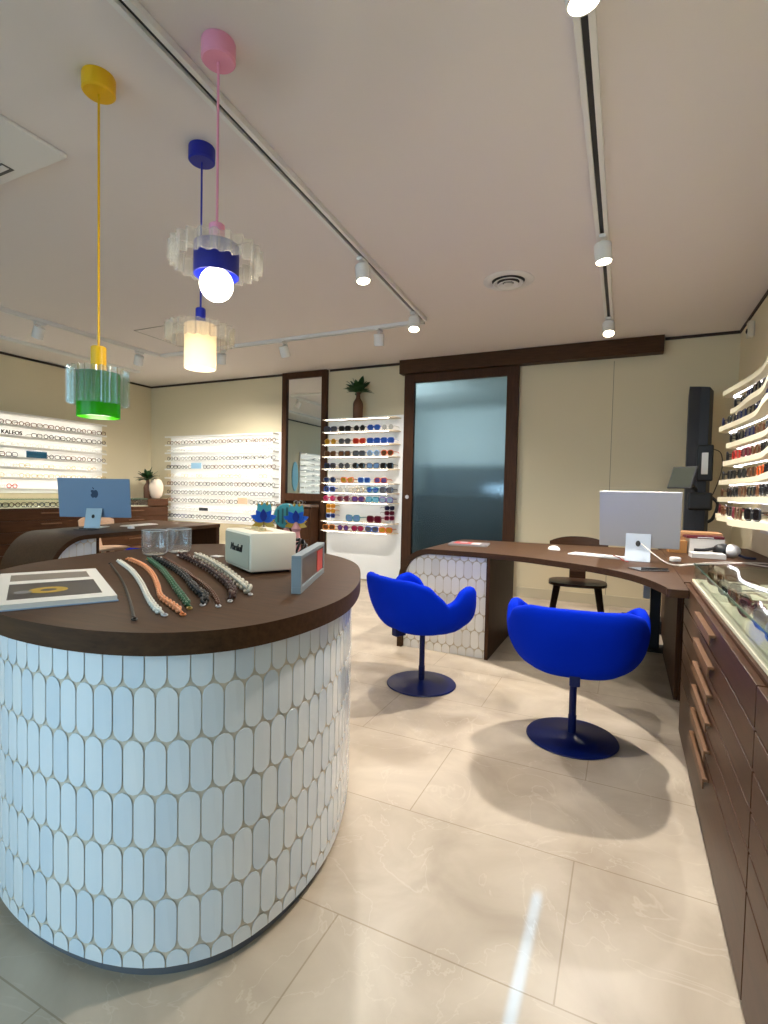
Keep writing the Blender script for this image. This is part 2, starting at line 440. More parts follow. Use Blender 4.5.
# ------------------------------------------------------------------ right desk (L-shaped, waterfall end)
desk = thing('waterfall_desk', 'dark walnut consultation desk with waterfall end before the sliding door', 'desk', (-.6,3.9,0))
dx, dy = -.6, 3.9
ZD = .74; TH = .036; RC = .24
def strip_mesh(stations):
    """stations: (x, z, nx, nz, yf, yb): outer skin point, outward normal, front and back y"""
    bm = BM(); rows = []
    for x, z, nx, nz, yf, yb in stations:
        rows.append([bm.verts.new(c) for c in ((x-dx, yf-dy, z), (x-dx, yb-dy, z), (x-nx*TH-dx, yb-dy, z-nz*TH), (x-nx*TH-dx, yf-dy, z-nz*TH))])
    for a, b in zip(rows, rows[1:]):
        for k in range(4): bm.faces.new((a[k], a[(k+1) % 4], b[(k+1) % 4], b[k]))
    bm.faces.new(rows[0]); bm.faces.new(rows[-1][::-1])
    bmesh.ops.recalc_face_normals(bm, faces=bm.faces[:])
    return bm
XE = -1.5
st = [(XE, .0, -1, 0, 3.46, 4.4), (XE, .25, -1, 0, 3.46, 4.4), (XE, ZD-RC, -1, 0, 3.46, 4.4)]
for k in range(1, 13):
    a = PI/2*k/12
    st.append((XE+RC-RC*math.cos(a), ZD-RC+RC*math.sin(a), -math.cos(a), math.sin(a), 3.46, 4.4))
fr = catmull([(-1.26,3.46,0),(-1.05,3.46,0),(-.84,3.45,0),(-.6,3.40,0),(-.4,3.31,0),(-.2,3.2,0),(-.06,3.09,0),(.04,2.97,0),(.105,2.85,0),(.15,2.73,0),(.18,2.62,0),(.19,2.58,0),(.267,2.585,0)], 5)
bk = lambda x: 4.4+.12*max(0, min(1, (x+1.2)/1.4))
for p in fr[1:]: st.append((p.x, ZD, 0, 1, p.y, bk(p.x)))
o = autosmooth(link('desktop', strip_mesh(st), M_wood, desk), 40)
# tiled front block under the waterfall
bx0, bx1 = XE+TH+.004, -.845
RI = RC-TH-.004
arcpts = [(bx0+RI-RI*math.cos(PI/2*k/10), ZD-TH-.004-RI+RI*math.sin(PI/2*k/10)) for k in range(11)]
outl = [(bx1, 0), (bx1, ZD-TH-.004)]+arcpts[::-1]+[(bx0, 0)]
bm = BM(); prism_xz(bm, [(x-dx, z) for x, z in outl], 3.488-dy, 3.53-dy)
def inside_panel(p):
    p = [(a+bx0-.03, b) for a, b in p]
    cx, cz = bx0+RI, ZD-TH-.004-RI
    p = clip(p, 0, bx0, -1)
    if len(p) > 2: p = clip(p, 0, bx1, 1)
    out = []
    for a, b in p:
        if a < cx and b > cz:
            d = math.hypot(a-cx, b-cz)
            if d > RI: a, b = cx+(a-cx)*RI/d, cz+(b-cz)*RI/d
        out.append((a-bx0+.03, b))
    return out
M_tc = mat('tile_cream', (230,227,219), .2); M_tc2 = mat('tile_cream_grey', (222,219,212), .22); M_tc3 = mat('tile_cream_light', (236,233,226), .2)
add_tiles(bm, .72, 0, ZD-TH-.004, lambda u, z, d: (bx0-.03+u-dx, 3.488-d-dy, z), .06, .122, gap=.0034, inside=inside_panel, first=.03, raise_=.003)
link('tiled_front', bm, [mat('grout_tan', (192,180,156), .9), M_tc, M_tc2, M_tc3], desk)
bm = BM(); box(bm, bx1+.001-dx, bx1+.026-dx, 3.46-dy, 4.3-dy, 0, ZD-TH-.001, .002); link('side_panel', bm, M_woodv, desk)
bm = BM(); box(bm, .286-dx, .308-dx, 3.3-dy, 4.2-dy, 0, ZD-TH-.001, .002); link('end_panel', bm, M_woodv, desk)
bm = BM(); box(bm, .2-dx, .27-dx, 4.36-dy, 4.43-dy, 0.006, ZD-TH-.001, .003); box(bm, .12-dx, .34-dx, 4.25-dy, 4.48-dy, 0, .006); link('leg', bm, M_blackm, desk)
bm = BM(); box(bm, .15-dx, .195-dx, 4.33-dy, 4.4-dy, .38, ZD-TH-.001, .003); link('cable_duct', bm, M_alu, desk)

ret = thing('return_worktop', 'walnut return worktop along the wall behind the glass case', 'worktop', (.6,4.1,0))
bm = BM(); box(bm, .27-.6, .928-.6, 2.84-4.1, 5.1-4.1, .704, .74, .002); link('top', bm, M_woody, ret)
bm = BM(); box(bm, .36-.6, .925-.6, 4.98-4.1, 5.02-4.1, 0, .703); link('support_panel', bm, M_woodv, ret)
bm = BM(); box(bm, .31-.6, .335-.6, 3.3-4.1, 4.96-4.1, 0, .703); link('side_panel', bm, M_woodv, ret)

# ------------------------------------------------------------------ drawer cabinets on the right + glass case
M_dr = mat_wood('walnut_drawer', (64,40,25), (84,54,35), .38, (12,1,12))
def drawer_unit(y1, y0, label):
    t = thing('drawer_cabinet', label, 'cabinet', (.61,(y0+y1)/2,0), 0, 'drawer cabinets below the glass case')
    oy_ = (y0+y1)/2
    bm = BM(); box(bm, .29-.61, .93-.61-.002, y0-oy_+.001, y1-oy_-.001, .03, .752); link('body', bm, M_dr, t)
    bm = BM(); box(bm, .285-.61, .92-.61, y0-oy_+.001, y1-oy_-.001, 0, .029); link('plinth', bm, M_trim, t)
    zs = [.745, .645, .555, .465, .375, .285, .03]
    for a, b in zip(zs, zs[1:]):
        bm = BM(); box(bm, .27-.61, .289-.61, y0-oy_+.004, y1-oy_-.004, b+.003, a-.003, .0015); d = link('drawer', bm, M_dr, t)
        bm = BM(); yc = 0.0
        box(bm, .254-.61, .2705-.61, yc-.19, yc+.19, a-.04, a-.03, .002); box(bm, .252-.61, .257-.61, yc-.19, yc+.19, a-.062, a-.03, .0015)
        h = link('handle', bm, mat_wood('handle_wood', (104,74,52), (122,90,66), .4, (12,1,12)) if 'handle_wood' not in MATS else MATS['handle_wood'], d)
    return t
drawer_unit(2.80, 1.33, 'tall walnut drawer cabinet next to the desk end')
drawer_unit(1.33, -.14, 'walnut drawer cabinet at the bottom corner, further from the desk')
case = thing('glass_display_case', 'low glass case of sunglasses on top of the walnut drawers', 'display case', (.61,1.33,.753))
ZC = .088
bm = BM(); box(bm, -.312, .315, -1.46, 1.46, 0, .012, .001); link('tray', bm, mat('tray_cream', (206,198,174), .7), case)
bm = BM(); box(bm, -.308, .305, -1.46, 1.46, ZC-.006, ZC); link('glass_top', bm, M_glass, case)
bm = BM(); box(bm, -.308, -.302, -1.46, 1.46, .012, ZC-.006); link('glass_front', bm, M_glass, case)
bm = BM(); box(bm, -.302, .305, 1.454, 1.46, .012, ZC-.006); link('glass_end', bm, M_glass, case)
bm = BM(); box(bm, -.3095, -.3075, -1.46, 1.4615, ZC-.0065, ZC+.0005); link('polished_edge', bm, M_glassedge, case)

# ------------------------------------------------------------------ eyewear makers
def lens_outline(style, cx, cz, a, b, n=18):
    out = []
    for k in range(n):
        t = 2*PI*k/n; c, s = math.cos(t), math.sin(t)
        e = {'round': 1.0, 'square': .55, 'aviator': .85, 'cat': .7}[style]
        x = a*math.copysign(abs(c)**e, c); z = b*math.copysign(abs(s)**e, s)
        if style == 'aviator': x *= 1+.0*s; z *= (1.12 if s < 0 else .95); x *= (1-.18*max(0, -s))
        if style == 'cat' and s > 0: z += .006*max(0, c*math.copysign(1, cx))
        out.append((cx+x, cz+z))
    return out
def frame_bm(style, thick, full=False):
    bm = BM(); a, b = .0305, .0235
    if style == 'round': a = b = .0245
    for sx in (-1, 1):
        o_ = lens_outline(style, sx*.0345, .028, a, b)
        tube(bm, [(x, 0, z) for x, z in o_], thick, 4, True)
    tube(bm, [(-.009, 0, .034), (0, -.002, .037), (.009, 0, .034)], thick, 4)
    return bm
def temple_bm(sx, thick):
    bm = BM(); tube(bm, [(sx*.0625, 0, .036), (sx*.069, .006, .037), (sx*.068, .09, .036), (sx*.064, .12, .022)], thick, 4)
    return bm
def lens_bm(style, sx):
    bm = BM(); a, b = .0305, .0235
    if style == 'round': a = b = .0245
    o_ = lens_outline(style, sx*.0345, .028, a, b)
    lo = [bm.verts.new((x, .0005, z)) for x, z in o_]; hi = [bm.verts.new((x, -.001-.002*(1-((x-sx*.0345)/a)**2), z)) for x, z in o_]
    bm.faces.new(hi); bm.faces.new(lo[::-1])
    for k in range(len(o_)): bm.faces.new((lo[k], lo[(k+1) % len(o_)], hi[(k+1) % len(o_)], hi[k]))
    return bm
EYE = {}
def mesh_of(bm, m, name):
    me = bpy.data.meshes.new(name); bm.normal_update(); bm.to_mesh(me); bm.free(); me.materials.append(m); return me
FC = {'black': (24,24,28), 'grey': (92,92,98), 'brown': (96,60,36), 'tortoise': (122,72,30), 'navy': (28,38,82), 'blue': (44,88,176), 'teal': (30,120,140),
      'amber': (196,120,30), 'orange': (206,88,30), 'yellow': (200,150,40), 'maroon': (104,24,44), 'magenta': (168,30,80), 'purple': (96,70,140), 'pink': (208,130,150),
      'clear': (206,206,200), 'gold': (190,160,96), 'silver': (176,178,182), 'light blue': (120,160,210), 'red': (190,50,40), 'green': (60,90,60)}
def fmat(c): return mat('frame_'+c.replace(' ', '_'), FC[c], .3, .6 if c in ('gold', 'silver') else 0)
def lmat(c):
    r, g, b = FC[c]; return mat('lens_'+c.replace(' ', '_'), (int(r*.8), int(g*.8), int(b*.8)), .08, 0, coat=.5)
def eyeglasses(color, style, loc, rotz, label, group):
    key = ('e', color, style)
    if key not in EYE:
        bm = frame_bm(style, .0026 if color in ('gold', 'silver', 'clear') else .0048)
        for sx in (-1, 1):
            tube(bm, [(sx*.0625, 0, .036), (sx*.069, .006, .037), (sx*.068, .09, .036), (sx*.064, .12, .022)], .0022, 4)
        bmesh.ops.translate(bm, verts=bm.verts[:], vec=(0, 0, -min(v.co.z for v in bm.verts)))
        EYE[key] = mesh_of(bm, fmat(color), 'eyeglasses')
    o = bpy.data.objects.new('eyeglasses', EYE[key]); C.objects.link(o); o.location = loc; o.rotation_euler = (0, 0, rotz)
    return tag(o, label, 'glasses', group)
def sunglasses(color, lens, style, loc, rotz, label, group, scale=1, rot=None):
    key = ('s', color, lens, style)
    if key not in EYE:
        th = .0042 if color not in ('gold', 'silver', 'clear') else .0026
        f = frame_bm(style, th); dz = -min(v.co.z for v in f.verts)
        parts = []
        for nm, b_, m_ in [('frame_front', f, fmat(color)), ('lens', lens_bm(style, -1), lmat(lens)), ('lens', lens_bm(style, 1), lmat(lens)),
                           ('temple', temple_bm(-1, .003), fmat(color)), ('temple', temple_bm(1, .003), fmat(color))]:
            bmesh.ops.translate(b_, verts=b_.verts[:], vec=(0, 0, dz)); parts.append((nm, mesh_of(b_, m_, nm)))
        EYE[key] = parts
    r = thing('sunglasses', label, 'sunglasses', loc, rotz, group)
    r.scale = (scale,)*3
    if rot: r.rotation_euler = rot
    for nm, me in EYE[key]:
        o = bpy.data.objects.new(nm, me); C.objects.link(o); o.parent = r
    return r

# ------------------------------------------------------------------ sunglasses wall unit beside the door
su = thing('sunglasses_wall_unit', 'lit white wall unit of coloured sunglasses beside the sliding door', 'shelving', (-3.03, YB, 0))
SX0, SX1, SYF = -.5, .5, -.2
bm = BM(); box(bm, -.54, .55, -.03, -.001, .02, 2.1, .003); link('back_panel', bm, mat('panel_lit_white', (242,242,240), .5), su)
SZ = [2.06, 1.90, 1.74, 1.585, 1.43, 1.25, 1.13, 1.01, .76, .64]
def shelf_outline(x0, x1, yf, yb, r=.1):
    out = [(x0, yb), (x0, yf)]
    for k in range(7):
        a = -PI/2+PI/2*k/6; out.append((x1-r+r*math.cos(a), yf+r+r*math.sin(a)))
    out.append((x1, yb)); return out
M_sheledge = mat('shelf_oak_edge', (236,222,198), .5)
for z in SZ:
    bm = BM(); prism(bm, shelf_outline(-.53, .5, -.2, -.031), z-.012, z, bev=.001); sh = link('shelf', bm, M_sheledge, su)
    bm = BM(); box(bm, -.5, .4, -.188, -.182, z-.0145, z-.0122); link('light_strip', bm, M_leds, sh)
rows = [
 [('navy','grey'),('black','black'),('black','black'),('blue','blue'),('clear','clear')],
 [('yellow','yellow'),('grey','grey'),('orange','red'),('blue','blue'),('blue','blue')],
 [('brown','brown'),('grey','brown'),('black','grey'),('light blue','grey'),('orange','brown')],
 [('navy','black'),('black','grey'),('black','black'),('grey','light blue'),('black','black')],
 [('grey','navy'),('orange','yellow'),('light blue','blue'),('orange','purple')],
 [('blue','navy'),('clear','clear'),('gold','clear'),('teal','blue'),('navy','grey')],
 [('magenta','magenta'),('maroon','maroon'),('maroon','purple'),('teal','teal'),('purple','grey')],
 [('teal','light blue'),('maroon','maroon')],
 [('amber','brown'),('maroon','purple'),('maroon','magenta'),('blue','grey'),('orange','yellow')]]
stys = ['square','square','round','aviator','cat']
xs5 = [-.43, -.22, -.01, .19, .38]
for r, row in enumerate(rows):
    z = SZ[r+1]
    for k, (f, l_) in enumerate(row):
        xs = xs5 if len(row) == 5 else ([-.43, -.17, .07, .3] if len(row) == 4 else [-.08, .22])
        sc = 1.32 if len(row) > 2 else 1.6
        sunglasses(f, l_, stys[(r*2+k) % 5] if (f, l_) != ('clear', 'clear') else 'round', (-3.03+xs[k], YB-.165, z), random.uniform(-.12, .12),
                   f"{f} framed sunglasses, {ORD[k]} from the mirror side on the {ORD[r]} shelf beside the door", f'sunglasses on the wall unit beside the door', sc)
def stacker(name, label, x, colors, side):
    t = thing(name, label, 'rack', (-3.03+x, YB-.12, SZ[8]))
    bm = BM(); box(bm, -.05, .05, -.03, .03, 0, .006); tube(bm, [(0, .01, .006), (0, .01, .2)], .004, 6); link('stand', bm, M_alu, t)
    for k in range(3):
        bm = BM(); box(bm, -.035, .035, -.012, .008, .03+.062*k, .035+.062*k); link('arm', bm, M_alu, t)
    for k, c in enumerate(colors):
        sunglasses(c[0], c[1], 'square', (-3.03+x, YB-.145, SZ[8]+.0365+.062*k), side, f"{c[0]} sunglasses, {['lowest','middle','topmost'][k]} on the small rack {'near the mirror' if side == 0 else 'near the door'}", 'sunglasses stacked on the small racks', 1.0)
stacker('eyewear_rack', 'small wire rack of yellow and blue sunglasses near the mirror', -.42, [('blue','navy'),('amber','yellow'),('yellow','amber')], 0)
stacker('eyewear_rack', 'small wire rack of dark red sunglasses turned aside near the door', .42, [('magenta','maroon'),('maroon','maroon'),('navy','navy')], .9)

def plant_vase(loc, label, vase_m, s=1.0, seed=1, ymax=9, xmin=-9):
    t = thing('potted_plant', label, 'plant', loc); rnd = random.Random(seed)
    bm = BM(); lathe(bm, [(0,0),(.05*s,0),(.056*s,.01*s),(.058*s,.16*s),(.05*s,.19*s),(.026*s,.23*s),(.022*s,.28*s),(.026*s,.29*s),(.02*s,.288*s),(.018*s,.24*s),(0,.235*s)], n=24); autosmooth(link('vase', bm, vase_m, t))
    bm = BM()
    for i in range(44):
        az = rnd.uniform(0, 2*PI); el = rnd.uniform(.15, 1.35); L = rnd.uniform(.12, .19)*s
        base = Vector((0, 0, .285*s)); d = Vector((math.cos(az)*math.cos(el), math.sin(az)*math.cos(el), math.sin(el)))
        side = d.cross(Vector((0,0,1))).normalized(); nrm = side.cross(d)
        prev = None
        for k in range(7):
            u = k/6; w = .038*s*math.sin(PI*min(1, max(.04, u)))**.8 * (0.25+1.0*u if u < .5 else 1)*(1 if u < .98 else .05)
            c = base+d*L*(.15+u)+Vector((0,0,-.05*s*u*u*math.cos(el))); c.y = min(c.y, ymax); c.x = max(c.x, xmin)
            a, b, m_ = bm.verts.new(c-side*w), bm.verts.new(c+side*w), bm.verts.new(c-nrm*.004*s)
            if prev: bm.faces.new((prev[0], prev[2], m_, a)); bm.faces.new((prev[2], prev[1], b, m_))
            prev = (a, b, m_)
    for i in range(5):
        az = i*1.3; tube(bm, [(0, 0, .24*s), (.012*math.cos(az)*s, .012*math.sin(az)*s, .33*s), (.03*math.cos(az)*s, .03*math.sin(az)*s, .38*s)], .003*s, 5)
    link('foliage', bm, M_leaf, t, True)
    return t
plant_vase((-3.09, YB-.12, 2.0605), 'leafy green plant in a slim brown vase on the sunglasses unit', M_brown_ceramic, 1.12, 3, ymax=.08)

# ------------------------------------------------------------------ mirror and console
mi = thing('wall_mirror', 'tall mirror in dark wooden frame between the two lit wall units', 'mirror', (-3.955, YB, 0))
bm = BM()
for a, b, c, d in ((-.355, -.28, .002, 2.735), (.28, .355, .002, 2.735), (-.28, .28, 2.655, 2.735), (-.28, .28, 1.0, 1.1)): box(bm, a, b, -.06, -.001, c, d, .003)
link('frame', bm, M_woodv, mi)
bm = BM(); box(bm, -.28, .28, -.03, -.02, 1.1, 2.655); link('mirror_glass', bm, M_mirror, mi)
bm = BM(); box(bm, -.28, .28, -.019, -.002, .002, 2.655); link('backing', bm, M_woodv, mi)
con = thing('console_cabinet', 'narrow walnut console with grey top fitted below the tall mirror', 'cabinet', (-3.955, YB-.15, 0))
bm = BM(); box(bm, -.275, .275, -.1, .085, 0, .925, .003); link('body', bm, M_woodv, con)
bm = BM(); box(bm, -.277, .277, -.12, .085, .927, .955, .003); link('top', bm, mat('taupe_top', (132,112,100), .3), con)
bm = BM(); box(bm, -.25, .25, -.112, -.1, .06, .5, .002); link('door', bm, M_woodv, con)
bm = BM(); box(bm, -.25, .25, -.112, -.1, .51, .9, .002); link('drawer', bm, M_woodv, con)
eyeglasses('silver', 'round', (-3.9, YB-.22, .9555), .3, 'thin silver eyeglasses lying on the console below the mirror', 'glasses on the console')

# ------------------------------------------------------------------ optical wall units (left of mirror, and left wall)
def opt_unit(label, width, zs, depth, loc, rotz):
    t = thing('eyewear_wall_unit', label, 'shelving', loc, rotz)
    bm = BM(); box(bm, -width/2-.03, width/2+.03, -.03, -.001, zs[-1]-.06, zs[0]+.02, .003); link('back_panel', bm, MATS['panel_lit_white'], t)
    for i, z in enumerate(zs):
        bm = BM(); box(bm, -width/2, width/2, -depth, -.031, z-.014, z); box(bm, -width/2, width/2, -depth-.006, -depth, z-.024, z); sh = link('shelf', bm, M_shelf, t)
        if i < len(zs)-1 or True:
            bm = BM(); box(bm, -width/2+.02, width/2-.02, -depth+.01, -depth+.022, z-.0185, z-.0142); link('light_strip', bm, M_led, sh)
    return t
BZ = [1.92, 1.795, 1.675, 1.555, 1.43, 1.30, 1.18, 1.05, .93, .81, .69]
opt_unit('wide lit unit of clear glasses between the room corner and the tall mirror', 2.04, BZ, .17, (-5.38, YB, 0), 0)
tone = ['brown','clear','black','black','clear','black','grey','black','silver','navy']
tone2 = ['black','silver','grey','brown','gold','brown','black','tortoise','clear','black']
gl = ['square','round','cat','round','square']
for r in range(10):
    for k in range(14):
        if r == 3 and k in (4,): continue
        if r == 7 and k == 10: continue
        if r == 8 and k == 5: continue
        c = tone[r] if random.random() < .62 else tone2[r]
        eyeglasses(c, gl[(r*3+k) % 5], (-6.32+k*.147, YB-.14, BZ[r+1]), random.uniform(-.1, .1),
                   f"{c} eyeglasses, {ORD[k]} from the corner on the {ORD[r]} shelf left of the mirror", 'eyeglasses on the unit left of the mirror')
def card(loc, w, h, col, label, rotz=0, name='display_card'):
    t = thing(name, label, 'card', loc, rotz)
    bm = BM(); box(bm, -w/2, w/2, -.003, .003, 0, h, .001); link('face', bm, mat('card_%d_%d_%d' % col, col, .5), t)
    bm = BM(); box(bm, -w/3, w/3, .003, .04, 0, .003); link('foot', bm, MATS['card_%d_%d_%d' % col], t)
    return t
card((-5.78, YB-.15, BZ[4]), .2, .085, (150,190,216), 'pale blue card standing among glasses left of the mirror')
card((-4.9, YB-.15, BZ[8]), .17, .1, (208,178,150), 'beige card standing on the eighth shelf left of the mirror')
card((-5.63, YB-.15, BZ[9]), .17, .045, (40,44,50), 'small black card lying on the ninth shelf left of the mirror')
LZ = [2.01, 1.86, 1.73, 1.605, 1.475, 1.35, 1.225, 1.09]
opt_unit('lit left wall unit of eyeglasses above the long glass display counter', 2.44, LZ, .17, (XL, 3.73, 0), PI/2)
opt_unit('lit wall unit of eyeglasses reflected in the tall mirror', 1.3, LZ, .17, (XL, 1.0, 0), PI/2)
ltone = ['brown','black','clear','grey','clear','gold','clear']; ltone2 = ['black','black','silver','brown','gold','clear','red']
for r in range(7):
    for k in range(11):
        y = 3.42+k*.147
        if r == 1 and k in (0, 1, 2, 3): continue
        if r == 3 and k in (3, 4): continue
        if r == 6 and k > 2: continue
        c = ltone[r] if random.random() < .65 else ltone2[r]
        eyeglasses(c, gl[(r+k) % 5], (XL+.14, y, LZ[r+1]), PI/2+random.uniform(-.1, .1),
                   f"{c} eyeglasses, {ORD[10-k]} from the corner end on the {ORD[r]} shelf of left wall", 'eyeglasses on the left wall unit')
for r in range(7):
    for k in range(3):
        eyeglasses(['black','brown','grey'][k], gl[(r+k) % 5], (XL+.14, .62+k*.33, LZ[r+1]), PI/2,
                   f"{['black','brown','grey'][k]} eyeglasses on the {ORD[r]} shelf of the unit reflected in the mirror", 'eyeglasses on the reflected unit')
sg = thing('letter_sign', 'black capital letter sign at the start of the second left wall shelf', 'sign', (XL+.165, 3.70, LZ[2]), PI/2)
text('lettering', 'KALEOS', .066, M_black, sg, Matrix.Translation((0, 0, .034)) @ Matrix.Rotation(PI/2, 4, 'X'), .004)
bm = BM(); box(bm, -.16, .16, -.01, .01, 0, .004); link('base', bm, M_white, sg)
card((XL+.15, 4.0, LZ[4]), .25, .085, (20,92,124), 'teal blue card on the fourth shelf of the left wall unit', PI/2)
# oval blue panel reflected in the mirror
t = thing('oval_sign', 'pale blue oval panel on the left wall reflected in the mirror', 'sign', (XL, 1.84, 1.46), PI/2)
bm = BM(); lathe(bm, [(0,0),(1,0),(1,.6),(.96,.8),(0,.8)], n=40, M=Matrix.Diagonal((.12,1,.34,1)) @ Matrix.Rotation(PI/2, 4, 'X') @ Matrix.Diagonal((1,1,.02,1)))
link('face', bm, mat('pale_cyan', (120,190,214), .4), t)

# left wall cabinet + display
lc = thing('display_counter', 'long walnut drawer counter with glass display top along left wall', 'counter', (-6.6, 3.27, 0))
bm = BM(); box(bm, -.28, .28, -2.39, 2.39, .06, .86, .003); link('body', bm, M_dr, lc)
bm = BM(); box(bm, -.26, .24, -2.37, 2.37, 0, .06); link('plinth', bm, M_trim, lc)
for j in range(4):
    y0 = -2.39+j*1.195
    for k in range(6):
        z1 = .85-.13*k
        bm = BM(); box(bm, .281, .298, y0+.005, y0+1.19, z1-.127, z1-.003, .002); d = link('drawer', bm, M_dr, lc)
        bm = BM(); box(bm, .298, .32, y0+.5, y0+.75, z1-.055, z1-.04, .002); link('handle', bm, MATS['handle_wood'], d)
bm = BM(); box(bm, -.28, .3, -2.39, 2.02, .862, .872); link('tray', bm, MATS['tray_cream'], lc)
bm = BM(); box(bm, -.28, .3, -2.39, 2.02, .965, .972); link('glass_top', bm, M_glass, lc)
bm = BM(); box(bm, .294, .3, -2.39, 2.02, .872, .965); link('glass_front', bm, M_glass, lc)
bm = BM(); box(bm, .2995, .301, -2.39, 2.0201, .9645, .9725); link('polished_edge', bm, M_glassedge, lc)
bm = BM(); box(bm, -.28, .298, 2.022, 2.39, .862, .972, .003); link('end_block', bm, M_dr, lc)
for k in range(14):
    c = ['black','brown','black','grey'][k % 4]
    eyeglasses(c, gl[k % 5], (-6.42, 3.42+k*.135, .8725), PI/2+.15*(k % 3-1), f"{c} eyeglasses inside the left counter glass, {ORD[13-k]} from the vase end", 'eyeglasses inside the left counter')
plant_vase((-6.52, 5.47, .9725), 'leafy green plant in brown pot at the corner of left counter', M_brown_ceramic, 1.0, 9)
bm = BM(); lathe(bm, [(0,0),(.045,0),(.08,.04),(.1,.13),(.1,.2),(.075,.27),(.05,.29),(.045,.285),(.07,.25),(0,.24)], n=28)
o = autosmooth(link('ceramic_vase', bm, M_pale_ceramic)); o.location = (-6.41, 5.53, .9725); tag(o, 'pale rounded ceramic vase beside the potted plant on left counter', 'vase')

# ------------------------------------------------------------------ left desk
LX, LY = -4.5, 3.4
ld = thing('waterfall_desk', 'dark walnut desk with waterfall end beyond the reception island', 'desk', (LX, LY, 0))
# the waterfall end faces the camera; the front (tiled) side faces +x
YE, RC2, Y2 = 2.43, .32, 4.46
xf = lambda y: -3.97-.18*(max(0, y-2.75)/1.7); xb = lambda y: -4.6-.62*max(0, min(1, (y-2.5)/2.0))
bm = BM(); rows_ = []
sts = [(YE, 0, -1, 0), (YE, ZD-RC2, -1, 0)]
for k in range(1, 15):
    a = PI/2*k/14; sts.append((YE+RC2-RC2*math.cos(a), ZD-RC2+RC2*math.sin(a), -math.cos(a), math.sin(a)))
for k in range(1, 9): sts.append((YE+RC2+(Y2-YE-RC2)*k/8, ZD, 0, 1))
for y, z, ny, nz in sts:
    rows_.append([bm.verts.new(c) for c in ((xf(y)-LX, y-LY, z), (xb(y)-LX, y-LY, z), (xb(y)-LX, y-ny*TH-LY, z-nz*TH), (xf(y)-LX, y-ny*TH-LY, z-nz*TH))])
for a, b in zip(rows_, rows_[1:]):
    for k in range(4): bm.faces.new((a[k], a[(k+1) % 4], b[(k+1) % 4], b[k]))
bm.faces.new(rows_[0]); bm.faces.new(rows_[-1][::-1]); bmesh.ops.recalc_face_normals(bm, faces=bm.faces[:])
autosmooth(link('desktop', bm, M_woody, ld), 40)
bx0, bx1 = YE+TH+.004, 2.86
RI = RC2-TH-.004
arcpts = [(bx0+RI-RI*math.cos(PI/2*k/10), ZD-TH-.004-RI+RI*math.sin(PI/2*k/10)) for k in range(11)]
outl = [(bx1, 0), (bx1, ZD-TH-.004)]+arcpts[::-1]+[(bx0, 0)]
TXF = -4.02
bm = BM(); prism_xz(bm, outl, 0, .04)
for v in bm.verts: v.co = Vector((TXF-v.co.y-LX, v.co.x-LY, v.co.z))
bmesh.ops.recalc_face_normals(bm, faces=bm.faces[:])
add_tiles(bm, .5, 0, ZD-TH-.004, lambda u, z, d: (TXF+d-LX, bx0-.03+u-LY, z), .06, .122, inside=inside_panel, first=.03)
link('tiled_front', bm, [M_grout, M_tilew, M_tilew2, M_tilew3], ld)
bm = BM(); box(bm, -4.55-LX, TXF-.001-LX, bx1+.001-LY, bx1+.03-LY, 0, ZD-TH-.001, .002); link('side_panel', bm, M_woodv, ld)
bm = BM(); box(bm, xb(Y2)+.02-LX, xf(Y2)-.005-LX, Y2-.05-LY, Y2-.005-LY, 0, ZD-TH-.001, .002); link('end_panel', bm, M_woodv, ld)

